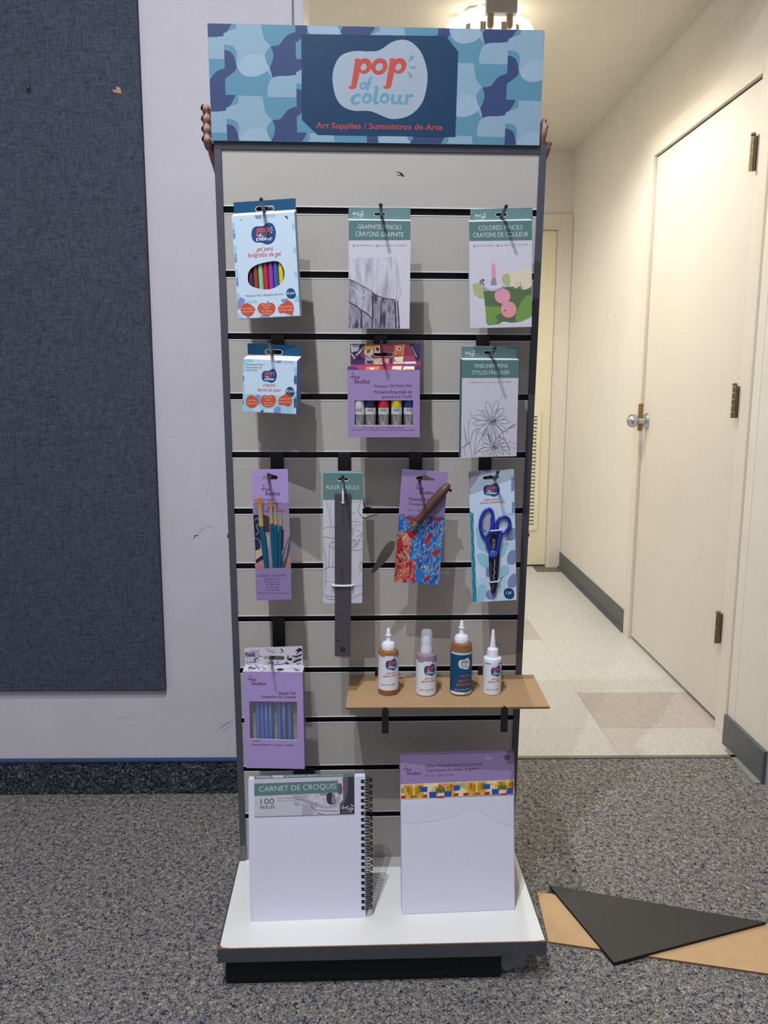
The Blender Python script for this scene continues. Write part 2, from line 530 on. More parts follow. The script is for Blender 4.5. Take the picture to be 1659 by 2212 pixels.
class MB:
    def __init__(self):
        self.v, self.f, self.m, self.s, self.mats = [], [], [], [], []
    def mi(self, name):
        if name not in self.mats:
            self.mats.append(name)
        return self.mats.index(name)
    def face(self, idx, m, smooth=False):
        self.f.append(tuple(idx)); self.m.append(self.mi(m)); self.s.append(smooth)
    def add(self, pts):
        n = len(self.v)
        self.v.extend([tuple(p) for p in pts])
        return n
    def quad(self, a, b, c, d, m):
        n = self.add((a, b, c, d)); self.face((n, n + 1, n + 2, n + 3), m)
    def box(self, x0, x1, y0, y1, z0, z1, m, bevel=0.0):
        if bevel:
            b = bevel
            # chamfered box: 24 verts
            P = []
            for z in (z0, z1):
                pass
            bm = bmesh.new()
            bmesh.ops.create_cube(bm, size=1)
            for v in bm.verts:
                v.co = Vector(((x0 + x1) / 2 + v.co.x * (x1 - x0), (y0 + y1) / 2 + v.co.y * (y1 - y0), (z0 + z1) / 2 + v.co.z * (z1 - z0)))
            bmesh.ops.bevel(bm, geom=bm.edges[:], offset=b, segments=2, affect='EDGES', profile=0.5)
            self.bm(bm, m)
            return
        n = self.add([(x0, y0, z0), (x1, y0, z0), (x1, y1, z0), (x0, y1, z0), (x0, y0, z1), (x1, y0, z1), (x1, y1, z1), (x0, y1, z1)])
        for q in ((0, 3, 2, 1), (4, 5, 6, 7), (0, 1, 5, 4), (1, 2, 6, 5), (2, 3, 7, 6), (3, 0, 4, 7)):
            self.face([n + i for i in q], m)
    def bm(self, bm, m, smooth=False):
        bm.verts.index_update()
        n = self.add([v.co for v in bm.verts])
        for f in bm.faces:
            self.face([n + v.index for v in f.verts], m, smooth)
        bm.free()
    def poly(self, loops, m):
        """loops: list of 3-D loops, first the outline, then holes"""
        tris = tessellate_polygon([[Vector(p) for p in l] for l in loops])
        n = self.add([p for l in loops for p in l])
        for t in tris:
            self.face([n + i for i in t], m)
    def prism(self, loops2, y0, y1, m, side=None, back=None):
        """2-D (x, z) outline with holes extruded from y0 to y1"""
        self.poly([[(x, y0, z) for x, z in l] for l in loops2], m)
        self.poly([[(x, y1, z) for x, z in l] for l in loops2], back or m)
        for l in loops2:
            k = len(l)
            n = self.add([(x, y0, z) for x, z in l] + [(x, y1, z) for x, z in l])
            for i in range(k):
                j = (i + 1) % k
                self.face((n + i, n + j, n + k + j, n + k + i), side or m)
    def slab(self, loop2, z0, z1, m, side=None):
        """2-D (x, y) outline extruded in z"""
        self.poly([[(x, y, z1) for x, y in loop2]], m)
        self.poly([[(x, y, z0) for x, y in loop2]], side or m)
        k = len(loop2)
        n = self.add([(x, y, z0) for x, y in loop2] + [(x, y, z1) for x, y in loop2])
        for i in range(k):
            j = (i + 1) % k
            self.face((n + i, n + j, n + k + j, n + k + i), side or m)
    def tube(self, pts, r, m, n=8, cap=True, closed=False, flat=None):
        pts = [Vector(p) for p in pts]
        if not isinstance(r, (list, tuple)):
            r = [r] * len(pts)
        rings = []
        prev = None
        for i, p in enumerate(pts):
            if closed:
                t = pts[(i + 1) % len(pts)] - pts[i - 1]
            else:
                t = pts[min(i + 1, len(pts) - 1)] - pts[max(i - 1, 0)]
            t = t.normalized()
            if prev is None:
                a = Vector((0, 0, 1)) if abs(t.z) < 0.9 else Vector((0, 1, 0))
                prev = t.cross(a).normalized()
            prev = (prev - t * prev.dot(t)).normalized()
            q = t.cross(prev)
            rr = r[i]
            ring = []
            for k in range(n):
                an = 2 * pi * k / n
                d = prev * cos(an) + q * sin(an)
                if flat:
                    d = Vector((d.x * flat[0], d.y * flat[1], d.z * flat[2]))
                ring.append(p + d * rr)
            rings.append(self.add(ring))
        L = len(pts)
        for i in range(L if closed else L - 1):
            a, b = rings[i], rings[(i + 1) % L]
            for k in range(n):
                self.face((a + k, a + (k + 1) % n, b + (k + 1) % n, b + k), m, True)
        if cap and not closed:
            self.face([rings[0] + k for k in reversed(range(n))], m)
            self.face([rings[-1] + k for k in range(n)], m)
    def lathe(self, prof, m, n=24, centre=(0, 0, 0), mats=None):
        cx, cy, cz = centre
        rings = []
        for (r, z) in prof:
            rings.append(self.add([(cx + r * cos(2 * pi * k / n), cy + r * sin(2 * pi * k / n), cz + z) for k in range(n)]))
        for i in range(len(prof) - 1):
            mm = mats[i] if mats else m
            for k in range(n):
                self.face((rings[i] + k, rings[i] + (k + 1) % n, rings[i + 1] + (k + 1) % n, rings[i + 1] + k), mm, True)
        if prof[0][0] > 1e-5:
            self.face([rings[0] + k for k in reversed(range(n))], mats[0] if mats else m)
        if prof[-1][0] > 1e-5:
            self.face([rings[-1] + k for k in range(n)], mats[-1] if mats else m)
    def sphere(self, c, r, m, seg=16, sc=(1, 1, 1)):
        bm = bmesh.new()
        bmesh.ops.create_uvsphere(bm, u_segments=seg, v_segments=seg // 2, radius=r)
        for v in bm.verts:
            v.co = Vector((c[0] + v.co.x * sc[0], c[1] + v.co.y * sc[1], c[2] + v.co.z * sc[2]))
        self.bm(bm, m, True)
    def build(self, name, parent=None, loc=(0, 0, 0), rot=(0, 0, 0)):
        me = bpy.data.meshes.new(name)
        me.from_pydata(self.v, [], self.f)
        for k in self.mats:
            me.materials.append(MATS[k])
        me.polygons.foreach_set('material_index', self.m)
        me.polygons.foreach_set('use_smooth', self.s)
        me.update()
        if any(self.s):
            me.set_sharp_from_angle(angle=radians(38))
        o = bpy.data.objects.new(name, me)
        COL.objects.link(o)
        o.location = loc
        o.rotation_euler = rot
        if parent:
            o.parent = parent
        return o

def tag(o, label, cat, group=None):
    o['label'] = label
    o['category'] = cat
    if group:
        o['group'] = group
    return o
def thing(name, label, cat, loc=(0, 0, 0), rot=(0, 0, 0), group=None):
    o = bpy.data.objects.new(name, None)
    o.empty_display_size = 0.05
    COL.objects.link(o)
    o.location = loc
    o.rotation_euler = rot
    return tag(o, label, cat, group)
def struct(o):
    o['kind'] = 'structure'
    return o

def smooth(pts, k=5, closed=True):
    """Catmull-Rom through 2-D points"""
    out = []
    n = len(pts)
    rng = range(n) if closed else range(n - 1)
    for i in rng:
        if closed:
            p0, p1, p2, p3 = pts[i - 1], pts[i], pts[(i + 1) % n], pts[(i + 2) % n]
        else:
            p0, p1, p2, p3 = pts[max(i - 1, 0)], pts[i], pts[i + 1], pts[min(i + 2, n - 1)]
        for j in range(k):
            t = j / k
            out.append(tuple(0.5 * ((2 * p1[a]) + (-p0[a] + p2[a]) * t + (2 * p0[a] - 5 * p1[a] + 4 * p2[a] - p3[a]) * t * t + (-p0[a] + 3 * p1[a] - 3 * p2[a] + p3[a]) * t ** 3) for a in (0, 1)))
    if not closed:
        out.append(pts[-1])
    return out

def ell(cx, cy, rx, ry, n=24, rot=0.0):
    return [(cx + rx * cos(t) * cos(rot) - ry * sin(t) * sin(rot), cy + rx * cos(t) * sin(rot) + ry * sin(t) * cos(rot)) for t in [2 * pi * k / n for k in range(n)]]

def clip_rect(poly, x0, x1, y0, y1):
    def cl(p, inside, inter):
        out = []
        for i in range(len(p)):
            a, b = p[i - 1], p[i]
            if inside(b):
                if not inside(a):
                    out.append(inter(a, b))
                out.append(b)
            elif inside(a):
                out.append(inter(a, b))
        return out
    def ix(v):
        return lambda a, b: (v, a[1] + (b[1] - a[1]) * (v - a[0]) / (b[0] - a[0]))
    def iy(v):
        return lambda a, b: (a[0] + (b[0] - a[0]) * (v - a[1]) / (b[1] - a[1]), v)
    for ins, itr in ((lambda p: p[0] >= x0, ix(x0)), (lambda p: p[0] <= x1, ix(x1)), (lambda p: p[1] >= y0, iy(y0)), (lambda p: p[1] <= y1, iy(y1))):
        if len(poly) < 3:
            return []
        poly = cl(poly, ins, itr)
    return poly

class Art:
    """printing on a flat face: layout coordinates (y down) of its four corners TL,TR,BR,BL -> the face's corners in 3-D"""
    def __init__(self, mb, quad, c3, nrm=(0, -1, 0), eps=0.00005):
        self.mb, self.q, self.c = mb, quad, [Vector(p) for p in c3]
        self.n, self.eps = Vector(nrm), eps
        self.lay = 0
    def st(self, x, y):
        (x0, y0), (x1, y1), (x2, y2), (x3, y3) = self.q
        s = t = 0.5
        for _ in range(6):
            X = (1 - s) * (1 - t) * x0 + s * (1 - t) * x1 + s * t * x2 + (1 - s) * t * x3 - x
            Y = (1 - s) * (1 - t) * y0 + s * (1 - t) * y1 + s * t * y2 + (1 - s) * t * y3 - y
            a = (1 - t) * (x1 - x0) + t * (x2 - x3); b = (1 - s) * (x3 - x0) + s * (x2 - x1)
            c = (1 - t) * (y1 - y0) + t * (y2 - y3); d = (1 - s) * (y3 - y0) + s * (y2 - y1)
            D = a * d - b * c
            s -= (d * X - b * Y) / D
            t -= (a * Y - c * X) / D
        return s, t
    def at(self, x, y, k):
        s, t = self.st(x, y)
        c = self.c
        p = c[0] * ((1 - s) * (1 - t)) + c[1] * (s * (1 - t)) + c[2] * (s * t) + c[3] * ((1 - s) * t)
        return p + self.n * (self.eps * k)
    def clip(self, pts):
        """keep a shape inside the face"""
        P = [self.st(x, y) for x, y in pts]
        P = clip_rect(P, 0.002, 0.998, 0.002, 0.998)
        (x0, y0), (x1, y1), (x2, y2), (x3, y3) = self.q
        return [((1 - s) * (1 - t) * x0 + s * (1 - t) * x1 + s * t * x2 + (1 - s) * t * x3, (1 - s) * (1 - t) * y0 + s * (1 - t) * y1 + s * t * y2 + (1 - s) * t * y3) for s, t in P]
    def shape(self, pts, m, k=1, sm=0, holes=(), clip=False):
        if sm:
            pts = smooth(pts, sm)
        if clip:
            pts = self.clip(pts)
        if len(pts) < 3:
            return
        self.mb.poly([[self.at(x, y, k) for x, y in l] for l in [pts] + list(holes)], m)
    def rect(self, x0, y0, x1, y1, m, k=1, clip=False):
        self.shape([(x0, y0), (x1, y0), (x1, y1), (x0, y1)], m, k, clip=clip)
    def stroke(self, pts, w, m, k=2, sm=0, closed=False, clip=False):
        if sm:
            if isinstance(w, (list, tuple)):
                w = [p[0] for p in smooth([(a, a) for a in w], sm, closed)]
            pts = smooth(pts, sm, closed)
        self.lay = (getattr(self, 'lay', 0) + 1) % 24
        k = k + 0.03 * self.lay
        n = len(pts)
        if not isinstance(w, (list, tuple)):
            w = [w] * n
        L, R = [], []
        for i, p in enumerate(pts):
            a = pts[i - 1] if (i or closed) else pts[0]
            b = pts[(i + 1) % n] if (i < n - 1 or closed) else pts[-1]
            dx, dy = b[0] - a[0], b[1] - a[1]
            l = math.hypot(dx, dy) or 1
            nx, ny = -dy / l * w[i] / 2, dx / l * w[i] / 2
            L.append((p[0] + nx, p[1] + ny)); R.append((p[0] - nx, p[1] - ny))
        for i in range(n if closed else n - 1):
            j = (i + 1) % n
            q = [L[i], L[j], R[j], R[i]]
            if clip:
                q = self.clip(q)
                if len(q) < 3:
                    continue
            v = self.mb.add([self.at(x, y, k) for x, y in q])
            self.mb.face([v + a for a in range(len(q))], m)
    def text(self, s, x0, y0, x1, y1, h, m, k=3, shear=0.0, bold=0.0, flip=False, vert=False):
        """lower edge of the lettering's box runs from (x0, y0) to (x1, y1); h = height of the box"""
        vs, fs = text_mesh(s, shear, bold, 3 if h > 20 else 2)
        l = math.hypot(x1 - x0, y1 - y0)
        ux, uy = (x1 - x0), (y1 - y0)
        nx, ny = uy / l * h, -ux / l * h
        v = self.mb.add([self.at(x0 + ux * a + nx * b, y0 + uy * a + ny * b, k) for a, b in vs])
        for f in fs:
            self.mb.face([v + i for i in f], m)
    def logo(self, x0, y0, x1, y1, blob, pop, of, k=2):
        """blob with 'pop of colour' in swash letters"""
        fx = lambda x: x0 + (x - 350) / 940.0 * (x1 - x0)
        fy = lambda y: y0 + (y - 105) / 765.0 * (y1 - y0)
        sx = (x1 - x0) / 940.0
        T = lambda pts: [(fx(a), fy(b)) for a, b in pts]
        self.shape(T([(350, 470), (375, 340), (440, 250), (560, 212), (700, 215), (810, 205), (930, 130), (1040, 106), (1140, 140), (1230, 240), (1285, 400), (1288, 540), (1250, 700), (1160, 810), (1050, 860), (930, 868), (830, 830), (720, 790), (560, 785), (450, 740), (380, 640)]), blob, k, sm=4)
        K = k + 1
        S = lambda pts, w, m, sm=5, closed=False: self.stroke(T(pts), [a * sx for a in w] if isinstance(w, (list, tuple)) else w * sx, m, K, sm, closed)
        def bowl(cx, cy, rx, ry, m, wl=34, wr=56):
            ts = [2 * pi * i / 20 for i in range(20)]
            S([(cx + rx * cos(t) - 0.12 * ry * sin(t), cy + ry * sin(t)) for t in ts], [wl + (wr - wl) * (0.5 + 0.5 * cos(t + 0.9)) for t in ts], m, 2, True)
        for dx in (0, 343):
            S([(566 + dx, 298), (604 + dx, 290)], [14, 26], pop, 1)
            S([(604 + dx, 286), (598 + dx, 340), (582 + dx, 440), (560 + dx, 560)], [50, 60, 60, 54], pop)
            S([(514 + dx, 542), (526 + dx, 560), (548 + dx, 566), (572 + dx, 552)], [10, 22, 24, 30], pop)
            bowl(662 + dx, 360, 50, 54, pop, 30, 54)
        bowl(812, 362, 58, 58, pop, 40, 48)
        bowl(654, 546, 25, 27, of, 18, 26)
        S([(752, 470), (735, 466), (716, 490), (706, 540), (700, 575), (682, 586)], [14, 18, 24, 26, 24, 10], of)
        S([(672, 522), (738, 516)], 14, of, 1)
        S([(630, 640), (610, 632), (575, 640), (548, 675), (560, 710), (600, 712), (628, 692)], [34, 26, 30, 38, 36, 24, 10], of)
        bowl(692, 668, 36, 38, of, 24, 34)
        S([(752, 556), (794, 550)], [8, 20], of, 1)
        S([(792, 546), (786, 610), (772, 680), (786, 714), (816, 700)], [32, 36, 36, 34, 10], of)
        bowl(868, 668, 36, 38, of, 24, 34)
        S([(928, 638), (964, 632)], [8, 18], of, 1)
        S([(958, 630), (947, 690), (965, 714), (1000, 706), (1018, 676), (1028, 634)], [32, 34, 32, 26, 26, 34], of)
        S([(1028, 634), (1014, 690), (1034, 716), (1056, 706)], [34, 34, 30, 10], of)
        S([(1064, 642), (1100, 634)], [8, 18], of, 1)
        S([(1096, 632), (1090, 680), (1082, 728)], [32, 36, 36], of)
        S([(1092, 690), (1106, 654), (1136, 640), (1144, 656)], [14, 20, 26, 34], of)
        S([(1098, 322), (1118, 296), (1140, 262)], [4, 22, 44], of, 3)
        S([(1102, 366), (1135, 371), (1168, 371)], [4, 20, 38], of, 3)
        S([(1092, 408), (1112, 432), (1132, 466)], [4, 22, 42], of, 3)
    def hue(self, x0, y0, x1, y1, m='p_plum', k=3):
        """'Hue Studios' with its two leaf dots; box of the whole mark"""
        w, h = x1 - x0, y1 - y0
        self.text('Hue', x0 + 0.12 * w, y0 + 0.57 * h, x0 + 0.48 * w, y0 + 0.57 * h, 0.33 * h, m, k, bold=0.014)
        self.text('Studios', x0 + 0.22 * w, y0 + 0.99 * h, x0 + w, y0 + 0.99 * h, 0.37 * h, m, k, bold=0.014)
        self.shape(ell(x0 + 0.05 * w, y0 + 0.40 * h, 0.05 * w, 0.045 * h, 10, -0.4), m, k)
        self.shape(ell(x0 + 0.14 * w, y0 + 0.07 * h, 0.035 * w, 0.07 * h, 10, 0.3), m, k)

# ------------------------------------------------------------------ frames of reference
SX, SY, SYAW, LEAN = 0.02468, 1.69388, 0.018458, 0.06334
UV = Vector((cos(SYAW), sin(SYAW), 0))
BV = Vector((-sin(SYAW), cos(SYAW), 0))
def SP(u, b, z):
    """point given in the stand's frame: u to the right, b away from the room, z up"""
    return Vector((SX, SY, 0)) + UV * u + BV * b + Vector((0, 0, z))
def panel_b(z):
    return -0.06342 * z

# ================================================================== SETTING
X_HALL, Y_FAR, Y_BACK = 1.185, 4.903, 2.155
CARPET_END = 2.352

m = MB(); m.box(-2.6, 2.6, -2.6, CARPET_END, -0.02, 0.0, 'carpet')
struct(m.build('floor'))
# hallway floor of 12-inch tiles
m = MB()
cols = [-1.7 + 0.3085 * k for k in range(12)]
off = 0.779 - cols[8]
cols = [c + off for c in cols]
rows = [CARPET_END, 2.566] + [2.566 + 0.3105 * k for k in range(1, 9)]
g = 0.0004
m.box(-1.75, 2.0, CARPET_END, 5.2, -0.02, -0.0006, 'tile_seam')
for i in range(len(cols) - 1):
    for j in range(len(rows) - 1):
        t = 'tile_light'
        if i in (8, 9) and j == 1: t = 'tile_tan'
        elif i in (8, 9) and j == 0: t = 'tile_mid'
        elif i == 7 and j == 4: t = 'tile_tan'
        elif i == 9: t = 'tile_light'
        elif (i * 7 + j * 5) % 11 == 0 and i < 7: t = 'tile_tan'
        x0, x1, y0, y1 = cols[i] + g, cols[i + 1] - g, rows[j] + g, rows[j + 1] - g
        m.quad((x0, y0, 0), (x1, y0, 0), (x1, y1, 0), (x0, y1, 0), t)
m.quad((1.02, 4.775, 0.0006), (1.175, 4.775, 0.0006), (1.175, 4.93, 0.0006), (1.02, 4.93, 0.0006), 'tile_dark')
struct(m.build('floor_hall'))
m = MB(); m.box(-0.155, 1.15, CARPET_END - 0.006, CARPET_END + 0.010, 0.0, 0.003, 'metal_strip')
struct(m.build('trim_1'))
m = MB(); m.box(-2.6, 2.6, Y_BACK + 0.2, 5.2, CEIL, CEIL + 0.05, 'ceiling_paint')
struct(m.build('ceiling_hall'))
m = MB(); m.box(-2.6, 2.6, -2.6, Y_BACK, ROOM_CEIL, ROOM_CEIL + 0.05, 'ceiling_paint')
struct(m.build('ceiling'))
m = MB(); m.box(-2.6, 2.6, Y_BACK, Y_BACK + 0.2, CEIL, ROOM_CEIL, 'wall_paint')
struct(m.build('trim_5'))

# back wall of the room, left of the opening, with scuffs
m = MB()
m.box(-2.6, -0.182, Y_BACK, Y_BACK + 0.2, 0, CEIL, 'wall_paint')
a = Art(m, [(0, 0), (100, 0), (100, 100), (0, 100)], [(-0.6, Y_BACK, 0.9), (-0.4, Y_BACK, 0.9), (-0.4, Y_BACK, 0.7), (-0.6, Y_BACK, 0.7)], eps=0.0003)
a.stroke([(69, 87), (71, 83), (74, 82), (76, 83)], [0.6, 1.2, 1.2, 0.4], 'ink', 1, 3)
a.stroke([(75, 79), (86, 70)], 0.5, 'grey_scuff', 1)
a.stroke([(88, 69), (94, 71)], [0.4, 1.2], 'grey_scuff', 1)
a = Art(m, [(0, 0), (100, 0), (100, 100), (0, 100)], [(-0.8, Y_BACK, 0.3), (-0.3, Y_BACK, 0.3), (-0.3, Y_BACK, 0.1), (-0.8, Y_BACK, 0.1)], eps=0.0003)
a.stroke([(78, 56), (82, 48), (86, 43)], [0.5, 1.6, 0.6], 'faint_scuff', 1, 3)
a.stroke([(80, 60), (84, 52)], 0.5, 'faint_scuff', 1)
a.stroke([(22, 40), (30, 36)], 0.4, 'faint_scuff', 1)
struct(m.build('wall_back'))
m = MB()
m.box(-0.176, -0.155, Y_BACK - 0.003, Y_BACK + 0.2, 0, CEIL, 'wall_paint')
m.box(-0.182, -0.176, Y_BACK + 0.0035, Y_BACK + 0.1, 0, CEIL, 'grey_scuff')
m.box(-0.155, -0.1535, Y_BACK + 0.001, Y_BACK + 0.19, 0, CEIL, 'hall_paint')
struct(m.build('trim_2'))
m = MB(); m.box(-2.6, -0.16, Y_BACK - 0.007, Y_BACK, 0, 0.098, 'carpet_base_shaded')
m.tube([(-2.6, Y_BACK - 0.005, 0.1), (-0.16, Y_BACK - 0.005, 0.1)], 0.0065, 'blue_piping', 10)
struct(m.build('baseboard_back'))
# right jamb of the opening, flush with the back wall of the room
m = MB()
m.box(1.15, 2.6, Y_BACK + 0.025, 2.445, 0, CEIL, 'hall_paint')
m.box(1.147, 2.6, Y_BACK, Y_BACK + 0.025, 0, CEIL, 'blue_grey_trim')
m.box(1.149, 1.152, 2.40, 2.4452, 0.0, CEIL, 'hall_paint')
a = Art(m, [(0, 0), (10, 0), (10, 10), (0, 10)], [(1.15, 2.445, 0.5), (1.15, 2.2, 0.5), (1.15, 2.2, 0.3), (1.15, 2.445, 0.3)], nrm=(-1, 0, 0), eps=0.0003)
a.shape(ell(9.0, 5, 0.2, 0.25, 8), 'ink', 1)
struct(m.build('wall_back_right'))
m = MB(); m.box(1.138, 1.15, Y_BACK + 0.03, 2.449, 0, 0.098, 'rubber_base')
m.box(1.150, 1.184, 2.446, 2.452, 0, 0.098, 'rubber_base')
m.slab([(1.118, Y_BACK + 0.03), (1.14, Y_BACK + 0.03), (1.14, 2.40), (1.126, 2.40)], 0, 0.003, 'grey_scuff')
struct(m.build('baseboard_right'))
# hallway right wall with the opening of the near door
D0, D1, DT = 2.572, 3.507, 2.044
m = MB()
m.box(X_HALL, X_HALL + 0.12, 2.445, D0, 0, CEIL, 'hall_paint')
m.box(X_HALL, X_HALL + 0.12, D1, 5.2, 0, CEIL, 'hall_paint')
m.box(X_HALL, X_HALL + 0.12, D0, D1, DT, CEIL, 'hall_paint')
m.box(X_HALL + 0.05, X_HALL + 0.12, D0, D1, 0, DT, 'dark_gap')
a = Art(m, [(0, 0), (10, 0), (10, 10), (0, 10)], [(X_HALL, 4.9, 2.4), (X_HALL, 3.6, 2.4), (X_HALL, 3.6, 0), (X_HALL, 4.9, 0)], nrm=(-1, 0, 0), eps=0.0003)
a.stroke([(7.0, 3.98), (7.03, 4.01)], 0.05, 'grey_scuff', 1)
struct(m.build('wall_hall_right'))
m = MB(); m.box(X_HALL - 0.007, X_HALL, 3.597, Y_FAR, 0, 0.098, 'rubber_base')
m.box(X_HALL - 0.018, X_HALL, 3.597, Y_FAR, 0, 0.012, 'rubber_base')
struct(m.build('baseboard_hall_right'))
# frame of the near door
m = MB()
xf = X_HALL - 0.018
m.box(xf, X_HALL + 0.05, D1 - 0.002, D1 + 0.012, 0, DT + 0.012, 'trim_paint')
m.box(xf + 0.004, X_HALL, D1 + 0.012, 3.59, 0, DT + 0.085, 'trim_paint', 0.003)
m.box(xf, X_HALL + 0.05, D0 - 0.012, D0 + 0.002, 0, DT + 0.012, 'trim_paint')
m.box(xf - 0.002, X_HALL, D0 - 0.074, D0 - 0.012, 0, DT + 0.085, 'trim_paint', 0.004)
m.box(xf, X_HALL + 0.05, D0, D1, DT, DT + 0.014, 'trim_paint')
m.box(xf + 0.003, X_HALL, D0 - 0.014, D1 + 0.014, DT + 0.014, DT + 0.085, 'trim_paint', 0.004)
struct(m.build('trim_3'))
# near door
m = MB(); m.box(X_HALL - 0.004, X_HALL + 0.036, D0 + 0.006, D1 - 0.006, 0.016, DT - 0.006, 'door_paint', 0.0015)
a = Art(m, [(0, 0), (10, 0), (10, 20), (0, 20)], [(X_HALL - 0.004, D1, 2.04), (X_HALL - 0.004, D0, 2.04), (X_HALL - 0.004, D0, 0.0), (X_HALL - 0.004, D1, 0.0)], nrm=(-1, 0, 0), eps=0.0003)
for x, y in ((6, 15.2), (6.6, 16.1), (4.5, 15.8), (2.0, 14.6), (7.4, 14.9), (8.2, 8.6)):
    a.shape(ell(x, y, 0.035, 0.022, 6), 'grey_scuff', 1)
door = struct(m.build('door_1'))
kb = MB()
kb.lathe([(0.033, 0), (0.033, 0.004), (0.026, 0.010), (0.013, 0.012), (0.011, 0.032), (0.014, 0.039), (0.0195, 0.042), (0.0245, 0.047), (0.0275, 0.053), (0.0285, 0.060), (0.0275, 0.067), (0.0245, 0.073), (0.0195, 0.078), (0.0140, 0.0805), (0.008, 0.0815), (0.0075, 0.078), (0.0, 0.078)], 'steel', 28)
kb.build('door_knob', door, (X_HALL - 0.004, 3.455, 0.974), (0, -pi / 2, 0))
lt = MB(); lt.box(X_HALL - 0.0225, X_HALL - 0.006, D1 - 0.004, D1 + 0.013, 0.93, 1.045, 'brass', 0.003)
lt.build('strike_plate', door)
for zc in (1.82, 1.08, 0.34):
    hb = MB()
    yc = D0 + 0.006
    for k in range(5):
        hb.lathe([(0.0072, 0.0), (0.0072, 0.0185)], 'dark_brass', 14, (0, 0, -0.05 + 0.02 * k))
    hb.lathe([(0.005, 0.05), (0.0085, 0.052), (0.0085, 0.057), (0.003, 0.06)], 'dark_brass', 14)
    hb.box(0.003, 0.026, -0.004, 0.004, -0.05, 0.05, 'dark_brass')
    hb.build('hinge', door, (X_HALL - 0.030, yc + 0.004, zc))
# far wall of the hallway, its door and grille
m = MB()
m.box(-1.7, 0.30, Y_FAR, Y_FAR + 0.1, 0, CEIL, 'hall_paint')
m.box(1.116, 1.30, Y_FAR, Y_FAR + 0.1, 0, CEIL, 'hall_paint')
m.box(0.30, 1.116, Y_FAR, Y_FAR + 0.1, 2.01, CEIL, 'hall_paint')
m.box(0.30, 1.116, Y_FAR + 0.08, Y_FAR + 0.1, 0, 2.01, 'dark_gap')
struct(m.build('wall_hall_back'))
m = MB()
m.box(1.112, 1.184, Y_FAR - 0.016, Y_FAR, 0, 2.075, 'trim_paint', 0.003)
m.box(0.23, 0.302, Y_FAR - 0.016, Y_FAR, 0, 2.075, 'trim_paint', 0.003)
m.box(0.302, 1.112, Y_FAR - 0.016, Y_FAR, 2.006, 2.075, 'trim_paint', 0.003)
m.box(1.100, 1.116, Y_FAR - 0.006, Y_FAR + 0.05, 0, 2.006, 'trim_paint')
m.box(0.302, 0.316, Y_FAR - 0.006, Y_FAR + 0.05, 0, 2.006, 'trim_paint')
m.box(0.316, 1.100, Y_FAR - 0.006, Y_FAR + 0.05, 1.992, 2.006, 'trim_paint')
struct(m.build('trim_4'))
m = MB(); yd = Y_FAR + 0.02
gx0, gx1, gz0, gz1 = 0.42, 1.022, 0.245, 0.925
m.box(0.318, gx0, yd, yd + 0.035, 0.012, 1.990, 'far_door_paint')
m.box(gx1, 1.098, yd, yd + 0.035, 0.012, 1.990, 'far_door_paint')
m.box(gx0, gx1, yd, yd + 0.035, gz1, 1.990, 'far_door_paint')
m.box(gx0, gx1, yd, yd + 0.035, 0.012, gz0, 'far_door_paint')
m.box(gx0, gx1, yd + 0.03, yd + 0.035, gz0, gz1, 'dark_gap')
d2 = struct(m.build('door_2'))
m = MB()
for x0, x1, z0, z1 in ((gx1 - 0.002, gx1 + 0.022, gz0 - 0.02, gz1 + 0.02), (gx0 - 0.022, gx0 + 0.002, gz0 - 0.02, gz1 + 0.02), (gx0, gx1, gz1 - 0.002, gz1 + 0.02), (gx0, gx1, gz0 - 0.02, gz0 + 0.002)):
    m.box(x0, x1, yd - 0.008, yd + 0.002, z0, z1, 'far_door_paint', 0.002)
nsl = 30
for k in range(nsl):
    z = gz0 + (k + 0.5) * (gz1 - gz0) / nsl
    n = m.add([(gx0, yd - 0.002, z - 0.009), (gx1, yd - 0.002, z - 0.009), (gx1, yd + 0.022, z + 0.010), (gx0, yd + 0.022, z + 0.010), (gx0, yd - 0.002, z - 0.006), (gx1, yd - 0.002, z - 0.006), (gx1, yd + 0.022, z + 0.013), (gx0, yd + 0.022, z + 0.013)])
    for q in ((0, 3, 2, 1), (4, 5, 6, 7), (0, 1, 5, 4), (1, 2, 6, 5), (2, 3, 7, 6), (3, 0, 4, 7)):
        m.face([n + i for i in q], 'far_door_paint')
m.build('louver_grille', d2)
m = MB(); m.box(-1.75, -1.7, Y_BACK + 0.2, 5.2, 0, CEIL, 'hall_paint'); struct(m.build('wall_hall_left'))
m = MB(); m.box(-2.65, -2.6, -2.6, Y_BACK + 0.2, 0, ROOM_CEIL, 'wall_paint'); struct(m.build('wall_left'))
m = MB(); m.box(2.6, 2.65, -2.6, 2.445, 0, ROOM_CEIL, 'wall_paint'); struct(m.build('wall_right'))
m = MB(); m.box(-2.6, 2.6, -2.65, -2.6, 0, ROOM_CEIL, 'wall_paint'); struct(m.build('wall_front'))

